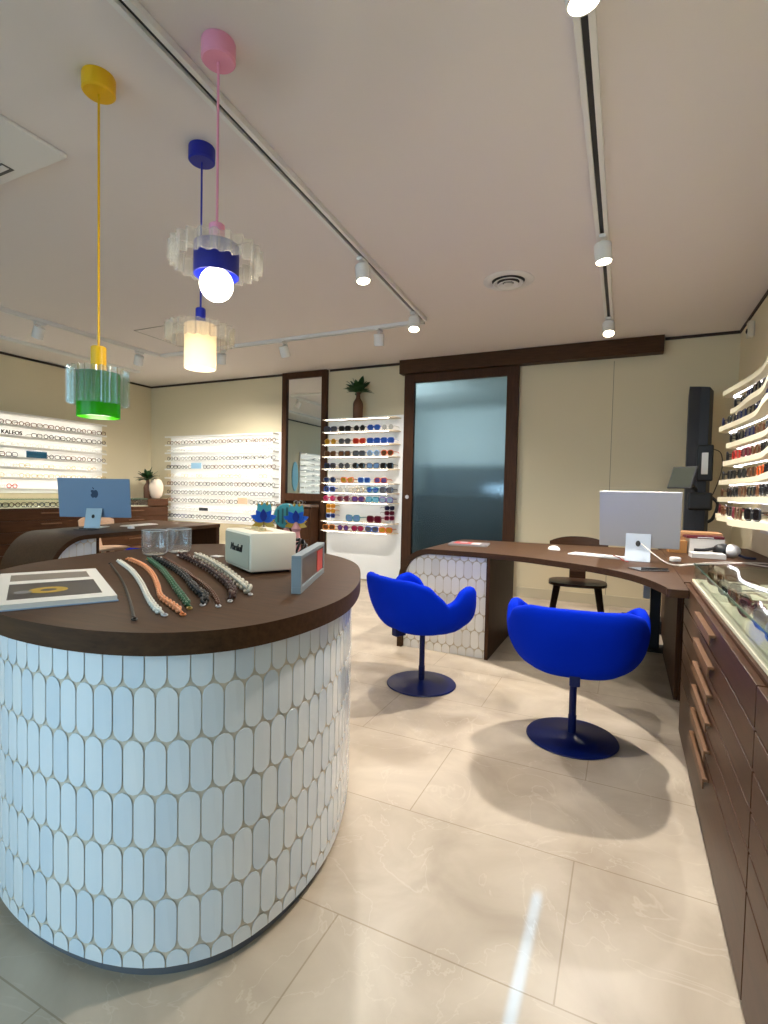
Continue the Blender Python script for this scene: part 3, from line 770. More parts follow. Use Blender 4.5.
# ------------------------------------------------------------------ all-in-one computers
def apple_outline(s):
    """apple silhouette with a bite on its side, and a leaf"""
    pts = [(0,.36),(.14,.43),(.32,.40),(.42,.28),(.33,.14),(.33,-.05),(.45,-.2),(.36,-.42),(.2,-.58),(0,-.52),(-.2,-.58),(-.38,-.4),(-.48,-.1),(-.44,.22),(-.3,.4),(-.14,.43)]
    c = [(p.x*s, p.y*s) for p in catmull([(x, y, 0) for x, y in pts], 4, True)]
    lf = [(.0,.5),(.02,.66),(.18,.8),(.16,.62)]
    l_ = [(p.x*s, p.y*s) for p in catmull([(x, y, 0) for x, y in lf], 4, True)]
    return c, l_
def computer(loc, rotz, m_back, m_stand, m_logo, label, w, h, tilt, logo=True, zb=.14, cable=True):
    t = thing('desktop_computer', label, 'computer', loc, rotz)
    # local -y is the BACK of the screen, z up; origin at the foot of the stand
    R = Matrix.Translation((0, .0, zb)) @ Matrix.Rotation(tilt, 4, 'X')
    bm = BM(); box(bm, -w/2, w/2, -.006, .006, 0, h, .004, M=R); link('screen_housing', bm, m_back, t)
    bm = BM(); box(bm, -w/2+.01, w/2-.01, .0062, .0075, .01, h-.01, M=R); link('display', bm, M_black, t)
    bm = BM()
    prof = [(-.016, .0), (-.06, .0)]
    sw = .072
    tops = zb+.09
    box(bm, -sw, sw, -.085, .13, 0, .006, .002)
    T2 = Matrix.Translation((0, -.08, .004)) @ Matrix.Rotation(-.28, 4, 'X')
    box(bm, -sw, sw, -.004, .004, 0, tops, .002, M=T2)
    st_ = link('stand', bm, m_stand, t)
    bm = BM(); lathe(bm, [(0,0),(.014,0),(.014,.002),(0,.002)], n=20, M=T2 @ Matrix.Translation((0, -.0045, .11)) @ Matrix.Rotation(PI/2, 4, 'X') @ Matrix.Diagonal((1,1.35,1,1))); link('cable_port', bm, M_black, st_)
    if logo:
        bm = BM(); a, b = apple_outline(.075)
        F = R @ Matrix.Translation((0, -.0063, h*.62)) @ Matrix.Rotation(PI/2, 4, 'X')
        for ol in (a, b):
            vs = [bm.verts.new(F @ Vector((-x, y, .0008))) for x, y in ol]; lo = [bm.verts.new(F @ Vector((-x, y, 0))) for x, y in ol]
            bm.faces.new(vs)
            for k in range(len(vs)): bm.faces.new((vs[k], vs[(k+1) % len(vs)], lo[(k+1) % len(vs)], lo[k]))
        bmesh.ops.recalc_face_normals(bm, faces=bm.faces[:])
        link('logo', bm, m_logo, t)
    return t
computer((.085, 3.66, ZD), math.radians(-3), M_alu, mat('white_stand', (206,216,228), .35, .2), M_alu, 'silver all-in-one computer seen from behind on the right desk', .46, .37, .29, True, .085)
computer((-4.6, 3.27, ZD), math.radians(30), M_alub, M_alul, mat('logo_dark', (52,70,96), .3, .3), 'blue all-in-one computer seen from behind on the far left desk', .66, .375, .12, True, .1)
def keyboard(loc, rotz, label, w=.42):
    t = thing('keyboard', label, 'keyboard', loc, rotz)
    bm = BM(); box(bm, -w/2, w/2, -.057, .057, 0, .009, .003); link('base', bm, mat('kb_white', (228,226,222), .4), t)
    bm = BM()
    for r in range(5):
        for k in range(14): box(bm, -w/2+.012+k*(w-.024)/14+.001, -w/2+.012+(k+1)*(w-.024)/14-.002, -.048+r*.02, -.031+r*.02, .009, .012)
    link('keys', bm, MATS['white_satin'], t)
    return t
keyboard((-.13, 3.72, ZD), -.28, 'white slim keyboard beside the silver computer on the right desk')
keyboard((-4.55, 3.72, ZD), math.radians(100), 'white slim keyboard beside the blue computer on the far desk')
def mouse(loc, rotz, label):
    bm = BM(); ball(bm, (0,0,.0), 1, 20, (.03,.055,.03)); bmesh.ops.bisect_plane(bm, geom=bm.verts[:]+bm.edges[:]+bm.faces[:], plane_co=(0,0,0), plane_no=(0,0,-1), clear_outer=True)
    bmesh.ops.holes_fill(bm, edges=bm.edges[:])
    t = thing('computer_mouse', label, 'mouse', loc, rotz); link('shell', bm, M_white, t, True); return t
mouse((-.47, 4.0, ZD), .9, 'white computer mouse left of the keyboard on the right desk')

# magazine on right desk
mg = thing('magazine', 'magazine with red cover lying at left end of right desk', 'magazine', (-1.1, 3.93, ZD), .12)
bm = BM(); box(bm, -.15, .15, -.11, .11, 0, .012, .002); link('pages', bm, mat('page_grey', (150,146,146), .6), mg)
bm = BM(); box(bm, -.15, .15, -.11, .11, .0122, .0138); link('cover', bm, mat('cover_grey', (120,112,114), .35), mg)
bm = BM(); box(bm, -.12, .02, -.06, .09, .0138, .0145); link('cover_red_block', bm, mat('cover_red', (176,40,46), .35), mg)
bm = BM(); box(bm, .02, .09, -.08, .06, .0138, .0145); box(bm, -.08, -.02, .03, .08, .0145, .015); link('cover_white_block', bm, mat('cover_white', (222,206,204), .35), mg)

# tablet + pen, boxes, headset, cables on the right desk
tb = thing('tablet', 'dark slim tablet on the desk edge near the glass case', 'tablet', (.13, 3.2, ZD), .55)
bm = BM(); box(bm, -.085, .085, -.06, .06, 0, .007, .002); link('shell', bm, mat('tablet_grey', (80,78,80), .3), tb)
bm = BM(); box(bm, -.078, .078, -.053, .053, .0072, .0078); link('screen', bm, mat('tablet_screen', (60,58,60), .15), tb)
bm = BM(); tube(bm, [(-.07, .0, 0), (.07, .0, 0)], .004, 8); o = link('stylus_pen', bm, M_black); o.location = (.16, 3.19, ZD+.0121); o.rotation_euler = (0,0,.3); tag(o, 'thin black stylus lying on the dark tablet', 'pen')
bx = thing('cardboard_box', 'tan wooden box behind the silver computer on desk', 'box', (.52, 4.85, ZD), 0)
bm = BM(); box(bm, -.17, .17, -.12, .12, 0, .1, .002); link('body', bm, mat('tan_box', (176,128,88), .6), bx)
bm = BM(); box(bm, -.175, .175, -.125, .125, .1005, .135, .002); link('lid', bm, mat('tan_lid', (198,150,108), .6), bx)
bx = thing('leather_case', 'dark red and black case resting on the white stacked boxes', 'case', (.53, 4.42, ZD+.1115), .1)
bm = BM(); box(bm, -.12, .12, -.07, .07, 0, .02, .004); link('body', bm, mat('dark_red', (92,24,34), .4), bx)
bm = BM(); box(bm, -.05, .05, -.074, -.0705, .006, .014, .001); link('clasp', bm, M_alu, bx)
bx = thing('paper_box', 'white carton beneath the dark red case on desk', 'box', (.53, 4.42, ZD), .1)
bm = BM(); box(bm, -.1, .12, -.07, .07, 0, .1, .002); link('body', bm, mat('carton_white', (226,224,220), .6), bx)
bm = BM(); box(bm, -.102, .122, -.072, .072, .1, .111, .001); link('lid', bm, mat('carton_lid', (214,212,206), .6), bx)
bx = thing('paper_box', 'small tan carton between the silver computer and the white carton', 'box', (.36, 4.4, ZD), .1)
bm = BM(); box(bm, -.06, .06, -.05, .05, 0, .09, .002); link('body', bm, mat('kraft', (158,112,62), .7), bx)
bm = BM(); box(bm, -.061, .061, -.015, .015, .0902, .091); link('tape', bm, mat('tape', (190,160,110), .3), bx)
bx = thing('paper_stack', 'stack of white papers lying in front of the headset', 'papers', (.52, 4.12, ZD), .05)
bm = BM(); box(bm, -.1, .1, -.07, .07, 0, .03, .001); link('sheets', bm, mat('sheets_grey', (196,194,190), .7), bx)
bm = BM(); box(bm, -.1, .1, -.07, .07, .0302, .032); link('top_sheet', bm, mat('paper', (214,212,208), .7), bx)
hs = thing('measuring_headset', 'black and white measuring headset lying by the glass case', 'headset', (.63, 4.24, ZD), -.2)
hs.scale = (.85, .85, .85)
bm = BM(); ball(bm, (0,0,.055), 1, 24, (.075,.06,.055)); link('black_shell', bm, M_black, hs, True)
bm = BM(); ball(bm, (.06,-.005,.055), 1, 24, (.062,.066,.054)); link('white_shell', bm, M_white, hs, True)
bm = BM(); tube(bm, catmull([(-.05,-.03,.07),(-.13,-.05,.05),(-.2,-.06,.048)], 6), .013, 8); link('strap', bm, M_black, hs, True)
bm = BM(); tube(bm, catmull([(.1,-.02,.03),(.16,-.05,.012),(.22,-.03,.01)], 6), .01, 8); link('band', bm, mat('navy_band', (36,44,72), .5), hs, True)
M_cable = mat('cable_white', (222,216,208), .5)
bm = BM(); tube(bm, catmull([(.1,3.57,ZD+.115),(.18,3.52,ZD+.05),(.26,3.5,ZD+.006),(.36,3.56,ZD+.006),(.5,3.75,ZD+.006),(.66,3.85,ZD+.006),(.8,3.72,ZD+.006),(.9,3.6,ZD+.006)], 8), .0036, 6); o = link('power_cable', bm, M_cable, None, True); tag(o, 'white cable running from the silver computer across the worktop', 'cable')
bm = BM(); tube(bm, catmull([(.3,3.45,ZD+.006),(.42,3.6,ZD+.006),(.55,3.72,ZD+.006),(.74,3.8,ZD+.017),(.88,3.9,ZD+.006)], 8), .004, 6); o = link('power_cable', bm, M_cable, None, True); tag(o, 'thinner white cable lying nearest the glass case', 'cable')
bm = BM(); tube(bm, catmull([(-.06,3.66,ZD+.02),(-.02,3.62,ZD+.012),(.0,3.56,ZD+.004),(.03,3.5,ZD+.004)], 6), .003, 6); o = link('data_cable', bm, mat('cable_red', (150,50,50), .5), None, True); tag(o, 'thin dark red lead hanging behind the silver computer', 'cable')
bm = BM(); box(bm, -.03, .03, -.02, .02, 0, .03, .008); o = link('power_plug', bm, M_white); o.location = (.3, 3.72, ZD); o.rotation_euler = (0,0,.5); tag(o, 'small white plug right of the silver computer', 'plug')
# clutter on the floor under the desk
fb = thing('cable_box', 'black cable box on the floor under right desk', 'box', (.17, 4.95, 0), 0)
bm = BM(); box(bm, -.17, .17, -.12, .12, 0, .1, .01); link('body', bm, M_blackm, fb)
bm = BM(); box(bm, -.165, .165, -.115, .115, .1002, .108, .003); link('lid', bm, M_black, fb)
bm = BM(); box(bm, -.08, .08, -.03, .03, 0, .04, .006); o = link('power_strip', bm, M_white); o.location = (.12, 4.62, 0); tag(o, 'white power strip on the floor beside black cable box', 'power strip')

# ------------------------------------------------------------------ measuring column
col = thing('measuring_column', 'tall black eye measuring column standing behind the desk', 'device', (.60, 5.42, 0), 0)
bm = BM(); prism(bm, [(-.11,.06),(-.11,-.02),(-.03,-.1),(.04,-.1),(.08,.0),(.08,.06)], 0.02, 2.13, bev=.006)
for v in bm.verts:
    if v.co.z > 2.0: v.co.z += -.12*max(0, v.co.y+.02)/.08*.6 + .06*max(0, -v.co.x)/.11*.5
link('body', bm, mat('column_black', (40,44,52), .45), col)
bm = BM(); box(bm, -.16, .14, -.16, .12, 0, .02, .004); link('base', bm, M_black, col)
bm = BM(); box(bm, -.04, .085, -.135, -.1, 1.3, 1.62, .012); link('handset_panel', bm, M_black, col)
bm = BM(); box(bm, -.005, .045, -.139, -.1355, 1.36, 1.55, .002); link('white_display', bm, mat('label_white', (212,214,214), .4), col)
bm = BM(); tube(bm, catmull([(.085,-.12,1.58),(.14,-.12,1.54),(.15,-.12,1.4),(.1,-.1,1.2),(.06,-.1,1.14)], 6), .004, 6); link('cord', bm, M_black, col)
bm = BM(); box(bm, -.1, .09, -.16, -.1, 1.04, 1.2, .02); tube(bm, catmull([(.08,-.13,1.16),(.13,-.14,1.1),(.1,-.14,.98),(.06,-.13,.94)], 6), .014, 8); link('camera_head', bm, M_black, col)
_w = Vector((.75,-.66,0)).normalized(); _h = Vector((.24,.27,.93)).normalized(); _n = _h.cross(_w)
TABM = Matrix.Translation((-.17,-.40,1.32)) @ Matrix((_w, _n, _h)).transposed().to_4x4()
bm = BM(); tube(bm, [(-.04,-.13,1.22),(-.08,-.3,1.25),(-.14,-.38,1.28)], .018, 8); arm = link('tablet_arm', bm, M_black, col)
bm = BM(); box(bm, -.11, .11, -.008, .008, -.1, .1, .006, M=TABM); sc_ = link('tablet_screen', bm, M_char, col)
bm = BM(); box(bm, -.098, .098, -.0095, -.0082, -.088, .088, M=TABM); link('display', bm, mat('display_grey', (70,74,66), .2), sc_)

# ------------------------------------------------------------------ blue swivel chairs
def interp(tab, x):
    for (a, va), (b, vb) in zip(tab, tab[1:]):
        if a <= x <= b:
            t = (x-a)/(b-a); t = t*t*(3-2*t); return va+(vb-va)*t
    return tab[-1][1]
HT = [(0,.675),(35,.672),(55,.645),(68,.585),(78,.53),(88,.555),(98,.615),(110,.63),(122,.60),(138,.48),(152,.41),(180,.39)]
RT = [(0,.275),(40,.30),(68,.29),(78,.275),(90,.29),(110,.30),(130,.285),(152,.265),(180,.25)]
def tulip(loc, rotz, label, group='blue swivel chairs'):
    """local -y is the back of the chair"""
    t = thing('swivel_armchair', label, 'chair', loc, rotz, group)
    bm = BM(); N, K = 72, 12; seat = .375
    cen = bm.verts.new((0, 0, seat-.012)); rings = []
    for k in range(1, K+1):
        u = k/K; ring = []
        for i in range(N):
            deg = 360*i/N; d = deg if deg <= 180 else 360-deg
            Hh, Rr = interp(HT, d), interp(RT, d)
            r = Rr*(1-(1-u)**2.5)*(1.0)
            up = max(0, (u-.32)/.68)**1.35
            z = seat-.012*(1-u)+(Hh-seat)*up
            if d < 80: r += .035*max(0, u-.6)/.4*(1-d/80)
            a = math.radians(deg)-PI/2
            ring.append(bm.verts.new((r*math.cos(a), r*math.sin(a), z)))
        rings.append(ring)
    for i in range(N): bm.faces.new((cen, rings[0][i], rings[0][(i+1) % N]))
    for a, b in zip(rings, rings[1:]):
        for i in range(N): bm.faces.new((a[i], b[i], b[(i+1) % N], a[(i+1) % N]))
    o = link('upholstered_shell', bm, M_blue, t, True)
    s = o.modifiers.new('thick', 'SOLIDIFY'); s.thickness = .055; s.offset = 0
    s = o.modifiers.new('soft', 'SUBSURF'); s.levels = 1; s.render_levels = 1
    bm = BM(); box(bm, -.022, .022, -.212, -.14, .318, .385, .004); link('back_bracket', bm, M_navy, t)
    bm = BM(); lathe(bm, [(0,0),(.203,0),(.207,.004),(.203,.009),(.06,.02),(.024,.03),(0,.03)], n=56); autosmooth(link('disc_base', bm, M_navy, t), 25)
    bm = BM(); lathe(bm, [(0,.03),(.019,.03),(.019,.11),(.0165,.112),(.0165,.335),(.05,.337),(.09,.345),(0,.345)], n=24); autosmooth(link('column', bm, M_navy, t))
    return t
def back_to(dx_, dy_): return math.atan2(dy_, dx_)+PI/2
tulip((-.19, 2.54, 0), back_to(.1,-1), 'blue swivel armchair facing away, before the silver computer')
tulip((-1.065, 2.84, 0), back_to(-.5,-.87), 'blue swivel armchair turned sideways beside the tiled desk end')
tulip((-3.42, 3.05, 0), back_to(.5,-.85), 'blue swivel armchair mostly hidden behind the island, drawn to far desk')

# wooden chair behind the right desk
def plywood_chair(loc, rotz, label, m):
    t = thing('wooden_chair', label, 'chair', loc, rotz)
    bm = BM(); N = 32
    prism(bm, [(.205*math.copysign(abs(math.cos(2*PI*k/N))**.6, math.cos(2*PI*k/N)), .19*math.copysign(abs(math.sin(2*PI*k/N))**.6, math.sin(2*PI*k/N))) for k in range(N)], .43, .452, bev=.005)
    link('seat', bm, m, t, False)
    bm = BM()
    cols = 14; pr = None
    for k in range(cols+1):
        u = -1+2*k/cols; x = .215*u; y = .23-.05*u*u; h0, h1 = .645+.04*abs(u)**3, .80-.045*abs(u)**2.5
        vs = [bm.verts.new((x, y, h0)), bm.verts.new((x, y+.012, h0)), bm.verts.new((x, y+.022, h1)), bm.verts.new((x, y+.01, h1))]
        if pr:
            for q in range(4): bm.faces.new((pr[q], pr[(q+1) % 4], vs[(q+1) % 4], vs[q]))
        else: bm.faces.new(vs[::-1])
        pr = vs
    bm.faces.new(pr); bmesh.ops.recalc_face_normals(bm, faces=bm.faces[:]); autosmooth(link('backrest', bm, m, t))
    bm = BM(); pr = None
    for y, z in ((.0,.424),(.1,.426),(.17,.45),(.2,.52),(.222,.64),(.226,.72)):
        vs = [bm.verts.new((-.06, y, z)), bm.verts.new((.06, y, z)), bm.verts.new((.06, y+.008, z-.008)), bm.verts.new((-.06, y+.008, z-.008))]
        if pr:
            for q in range(4): bm.faces.new((pr[q], pr[(q+1) % 4], vs[(q+1) % 4], vs[q]))
        else: bm.faces.new(vs[::-1])
        pr = vs
    bm.faces.new(pr); bmesh.ops.recalc_face_normals(bm, faces=bm.faces[:]); autosmooth(link('spine', bm, m, t))
    for sx in (-1, 1):
        for sy in (-1, 1):
            bm = BM(); tube(bm, [(sx*.14, sy*.12, .43), (sx*.2, sy*.19, 0.002)], .027, 10, taper=lambda u: 1-.35*u); link('leg', bm, m, t, True)
    return t
M_ply = mat_wood('dark_plywood', (58,38,26), (78,54,38), .35)
plywood_chair((-.33, 4.42, 0), .08, 'dark plywood chair tucked behind the right desk', M_ply).scale = (1.08, 1.0, 1.0)
M_beige = mat_wood('pale_plywood', (196,160,132), (214,182,154), .45)
plywood_chair((-5.28, 3.9, 0), math.radians(90), 'pale wooden chair behind the far left desk', M_beige)

# ------------------------------------------------------------------ pendants
def ring_mesh(r, amp, n_lobes, z0, z1, thick=.004):
    bm = BM(); n = n_lobes*8; rows_ = []
    for k in range(n):
        a = 2*PI*k/n; rr = r+amp*math.cos(n_lobes*a)
        rows_.append([bm.verts.new((q*math.cos(a), q*math.sin(a), z)) for q, z in ((rr, z0), (rr, z1), (rr-thick, z1), (rr-thick, z0))])
    for k in range(n):
        a, b = rows_[k], rows_[(k+1) % n]
        for q in range(4): bm.faces.new((a[q], b[q], b[(q+1) % 4], a[(q+1) % 4]))
    bmesh.ops.recalc_face_normals(bm, faces=bm.faces[:])
    return bm
def hollow(bm, r, z0, z1, th=.004, n=40, top=True):
    pr = [(r-th, z0), (r, z0), (r, z1)] + ([(0, z1), (0, z1-th), (r-th, z1-th), (r-th, z0)] if top else [(r-th, z1), (r-th, z0)])
    lathe(bm, pr, n=n)
def pendant(x, y, label, m_cap, m_shade, m_ring, z_shade, r_shade, z_ring, r_ring, z_sock, r_sock, lobes, bulb, shade_top=True, watt=6, bulb_r=.055):
    t = thing('pendant_lamp', label, 'lamp', (x, y, 0), 0, 'pendant lamps above the island')
    bm = BM(); lathe(bm, [(0,2.672),(.054,2.672),(.06,2.678),(.06,2.735),(.058,2.7395),(0,2.7395)], n=40); autosmooth(link('ceiling_canopy', bm, m_cap, t))
    bm = BM(); tube(bm, [(0,0,z_sock[1]), (0,0,2.672)], .0045, 8); link('cord', bm, m_cap, t)
    bm = BM(); lathe(bm, [(0,z_sock[0]),(r_sock,z_sock[0]),(r_sock,z_sock[1]-.004),(r_sock-.004,z_sock[1]),(0,z_sock[1])], n=28); autosmooth(link('socket', bm, m_cap, t))
    bm = BM(); hollow(bm, r_shade, z_shade[0], z_shade[1], top=shade_top); autosmooth(link('lamp_shade', bm, m_shade, t))
    bm = ring_mesh(r_ring, .011, lobes, z_ring[0], z_ring[1]); 
    # three thin spokes carry the ring
    for k in range(3):
        a = 2*PI*k/3; tube(bm, [(r_shade*math.cos(a)*.98, r_shade*math.sin(a)*.98, z_ring[1]-.006), ((r_ring-.006)*math.cos(a), (r_ring-.006)*math.sin(a), z_ring[1]-.006)], .0025, 5)
    link('scalloped_ring', bm, m_ring, t, False)
    bm = BM(); ball(bm, (0,0,bulb), bulb_r, 24); tube(bm, [(0,0,bulb+bulb_r*.8), (0,0,z_shade[1]-.006)], .016, 12); b_ = link('bulb', bm, M_bulb if bulb_r > .05 else M_bulbd, t, True)
    L = bpy.data.lights.new('pendant_glow', 'POINT'); L.energy = watt; L.color = (1, .9, .76); L.shadow_soft_size = .05
    lo = bpy.data.objects.new('pendant_glow', L); C.objects.link(lo); lo.location = (x, y, z_shade[0]-.012 if bulb-bulb_r > z_shade[0] else bulb-bulb_r-.06)
    return t
pendant(-1.922, 1.378, 'yellow pendant with green shade inside a grey pleated ring', M_yellow, M_greenp, M_acrylg, (1.415,1.59), .078, (1.465,1.605), .102, (1.60,1.695), .028, 24, 1.53, True, 3.5, .035)
pendant(-1.86, 1.855, 'dark blue pendant with cream shade in a clear scalloped ring', M_bluel, M_cream, M_acryl, (1.71,1.915), .073, (1.835,1.908), .148, (1.915,1.995), .023, 22, 1.80, True, .9, .04)
pendant(-1.38, 1.452, 'pink pendant with blue shade and glowing globe bulb', M_pink, M_bluel, M_acryl, (1.915,2.025), .08, (1.945,2.015), .155, (2.025,2.10), .028, 22, 1.885, True, 6, .06)

# ------------------------------------------------------------------ ceiling fittings
def track(name, label, runs):
    t = thing(name, label, 'light track', (0,0,0)); 
    for i, (x0, y0, x1, y1) in enumerate(runs):
        d = Vector((x1-x0, y1-y0, 0)); L = d.length; a = math.atan2(d.y, d.x)
        Mx = Matrix.Translation((x0, y0, 0)) @ Matrix.Rotation(a, 4, 'Z')
        bm = BM(); box(bm, 0, L, -.035, -.012, H_CEIL-.03, H_CEIL-.0005, .002, M=Mx); box(bm, 0, L, .012, .035, H_CEIL-.03, H_CEIL-.0005, .002, M=Mx); box(bm, 0, L, -.012, .012, H_CEIL-.012, H_CEIL-.0005, M=Mx)
        r_ = link('rail', bm, M_white, t)
        bm = BM(); box(bm, .02, L-.02, -.0118, .0118, H_CEIL-.0135, H_CEIL-.0122, M=Mx); link('groove', bm, M_char, r_)
    return t
track('ceiling_track', 'long U-shaped white light track above the reception island', [(-1.385,-1.5,-1.735,4.45),(-1.75,4.49,-5.12,4.5),(-5.15,4.45,-5.25,.2)])
track('ceiling_track', 'straight white light track above the blue chairs', [(-.17,-1.5,-.19,5.4)])
track('ceiling_track', 'white light track close to the left wall', [(-6.15,5.0,-6.2,.5)])
spots = []
def spot(x, y, label, aim=(0,0), power=32, lit=True):
    power *= 2.5
    t = thing('track_spotlight', label, 'spotlight', (x, y, 0), 0, 'spotlights on the ceiling tracks')
    bm = BM(); box(bm, -.02, .02, -.05, .05, H_CEIL-.052, H_CEIL-.031, .003); link('adapter', bm, M_white, t)
    d = Vector((aim[0], aim[1], -1)).normalized()
    Rm = d.to_track_quat('-Z', 'Y').to_matrix().to_4x4(); Mx = Matrix.Translation((0, 0, H_CEIL-.075)) @ Rm
    bm = BM(); tube(bm, [(0,0,H_CEIL-.052), (0,0,H_CEIL-.08)], .009, 8); link('stem', bm, M_white, t)
    bm = BM(); lathe(bm, [(0,0),(.046,0),(.05,-.004),(.05,-.11),(.044,-.11),(.042,-.095),(0,-.095)], n=28, M=Mx); h = autosmooth(link('lamp_head', bm, M_white, t))
    bm = BM(); lathe(bm, [(0,-.096),(.041,-.096),(.041,-.098),(0,-.098)], n=24, M=Mx); link('lens', bm, M_lamp if lit else M_char, h)
    if lit:
        L = bpy.data.lights.new('spot_beam', 'SPOT'); L.energy = power; L.color = (1, .945, .87); L.spot_size = math.radians(125); L.spot_blend = 1.0; L.shadow_soft_size = .03
        o = bpy.data.objects.new('spot_beam', L); C.objects.link(o)
        o.location = Vector((x, y, H_CEIL-.075)) + d*.115; o.rotation_euler = d.to_track_quat('-Z', 'Y').to_euler()
    return t
spot(-1.665, 3.11, 'lit spotlight halfway along the long island track', (.15,-.1))
spot(-1.725, 4.2, 'bright spotlight at the corner of island track', (.1,-.25))
spot(-2.21, 4.49, 'lit spotlight nearest the sliding door on back track', (-.1,.3), 40)
spot(-3.34, 4.5, 'unlit white spotlight on the back track before the tall mirror', (0,.5), 0, False)
spot(-4.19, 4.5, 'lit spotlight on the back track behind cream pendant', (-.35,.35), 85)
spot(-5.19, 3.11, 'unlit white spotlight left of the yellow pendant on the far track', (-.5,0), 0, False)
spot(-5.16, 4.21, 'unlit white spotlight right of the yellow pendant socket on far track', (-.5,.2), 0, False)
spot(-.18, 3.4, 'larger lit spotlight on the straight right track', (.1,-.05), 88)
spot(-.19, 4.95, 'lit spotlight at the far end of straight right track', (.05,-.4), 55)
spot(-.17, 1.6, 'lit spotlight at the top edge on straight right track', (.1,.1), 36)

t = thing('air_diffuser', 'round white ceiling air diffuser between the two tracks', 'vent', (-.85, 3.9, H_CEIL))
bm = BM(); lathe(bm, [(.118,-.0005),(.185,-.0005),(.185,-.004),(.15,-.012),(.125,-.01)], n=48); autosmooth(link('outer_ring', bm, M_white, t))
for a, b, z in ((.085,.112,-.022), (.045,.078,-.03)):
    bm = BM(); lathe(bm, [(a,z+.016),(b,z),(b-.006,z-.003),(a-.004,z+.011),(a,z+.016)], n=40); autosmooth(link('vane', bm, M_white, t))
bm = BM(); lathe(bm, [(0,-.03),(.038,-.03),(.034,-.022),(0,-.02)], n=32); autosmooth(link('centre_cap', bm, M_white, t))
bm = BM(); lathe(bm, [(0,-.0025),(.12,-.0025),(.12,-.001),(0,-.001)], n=40); link('dark_throat', bm, M_char, t)
t = thing('ceiling_cassette', 'square white air conditioning cassette in the ceiling at left', 'air conditioner', (-2.95, 1.18, H_CEIL))
bm = BM(); box(bm, -.45, .45, -.45, .45, -.02, -.0005, .006); link('panel', bm, M_white, t)
for k in (0, 2):
    bm = BM(); box(bm, -.3, .11, .34, .4, -.0225, -.0205, M=Matrix.Rotation(PI/2*k, 4, 'Z')); sl = link('slot', bm, mat('slot_grey', (92,92,90), .6), t)
    bm = BM(); box(bm, -.29, .1, .35, .38, -.026, -.0226, M=Matrix.Rotation(PI/2*k, 4, 'Z')); link('flap', bm, M_white, sl)
t = thing('access_hatch', 'flush square ceiling hatch behind the cream pendant', 'hatch', (-4.3, 4.0, H_CEIL))
bm = BM(); box(bm, -.3, .3, -.3, .3, -.004, -.0005, .001); link('panel', bm, M_ceil, t)
bm = BM()
for a, b, c, d in ((-.31,.31,-.31,-.302), (-.31,.31,.302,.31), (-.31,-.302,-.302,.302), (.302,.31,-.302,.302)): box(bm, a, b, c, d, -.005, -.0005)
link('rim', bm, mat('rim_grey', (150,146,140), .6), t)
t = thing('motion_sensor', 'small white motion sensor high on the right wall', 'sensor', (XR, 5.27, 2.58))
bm = BM(); box(bm, -.05, -.001, -.04, .04, -.07, .07, .012); link('housing', bm, mat('sensor_white', (206,200,184), .5), t)
bm = BM(); ball(bm, (-.05,0,-.01), .022, 16, (.5,1,1)); link('lens', bm, M_char, t, True)

# ------------------------------------------------------------------ wavy lit shelves on the right wall
M_rs = mat('solid_surface_cream', (226,218,190), .4)
wv = thing('wavy_shelf_unit', 'curved white lit shelves of sunglasses on the right wall', 'shelving', (XR, 3.5, 0))
bm = BM(); box(bm, -.012, -.001, -2.6, 1.15, .9, 2.0); link('back_panel', bm, mat('panel_right', (214,210,200), .5), wv)
RS = [(1.98,.66,4.82,.74),(1.83,.70,4.72,.72),(1.71,.65,4.87,.72),(1.56,.67,4.64,.73),(1.43,.66,4.68,.72),(1.29,.65,4.76,.72),(1.16,.65,4.78,.68),(1.03,.66,4.92,.60)]
WAVE = []
for i, (z, xt, yt, xm) in enumerate(RS):
    ctrl = [(XR-.013, yt+.03), (xt+.12, yt+.035), (xt+.03, yt+.02), (xt, yt-.05), (xt+.015, yt-.2), (xm-.01, yt-.62), (xm, yt-.95), (xm-.06, yt-1.5), (xt, yt-2.1), (xm, yt-2.8), (xm, .95), (XR-.013, .92)]
    cv = catmull([(x-XR, y-3.5, 0) for x, y in ctrl], 6)
    bm = BM(); prism(bm, [(p.x, p.y) for p in cv], z-.036, z, bev=.008)
    sh = autosmooth(link('shelf', bm, M_rs, wv), 40)
    inner = [p for p in cv if p.x < -.05]
    ins = [Vector((p.x+.075, p.y-(.06 if k < 12 else 0), z-.0365)) for k, p in enumerate(inner)]
    bm = BM(); tube(bm, ins[8:-8], .004, 6); link('light_strip', bm, M_ledr, sh)
    WAVE.append(cv)
rc = [['black','black','navy','black','grey','black'], ['navy','black','navy','black','navy','black'], ['black','black','navy','brown','grey','brown'],
      ['black','red','maroon','brown','black','black'], ['black','black','black','brown','orange','black'], ['brown','black','black','brown','black','black'], ['maroon','brown','black','brown','black','black']]
for i in range(1, 8):
    z, xt, yt, xm = RS[i]
    cv = [p for p in WAVE[i] if p.x < -.06]
    # walk along the front edge, a pair every 0.15 m
    s_, k, last = 0, 0, cv[0]
    acc_ = .14
    for p in cv[1:]:
        acc_ += (p-last).length
        if acc_ > .185 and k < 9 and p.y < yt-3.5-.02:
            c = rc[i-1][k % 6]; tdir = (p-last).normalized(); ang = math.atan2(tdir.y, tdir.x)
            nx, ny = -tdir.y, tdir.x
            if nx < 0: nx, ny = -nx, -ny
            sunglasses(c, c if c != 'clear' else 'grey', stys[(i+k) % 5], (XR+p.x+nx*.03, 3.5+p.y+ny*.03, z), math.atan2(-nx, ny), f"{c} sunglasses, {ORD[k]} from the rounded tip on the {ORD[i-1]} curved right wall shelf", 'sunglasses on the curved shelves', 1.3)
            k += 1; acc_ = 0
        last = p
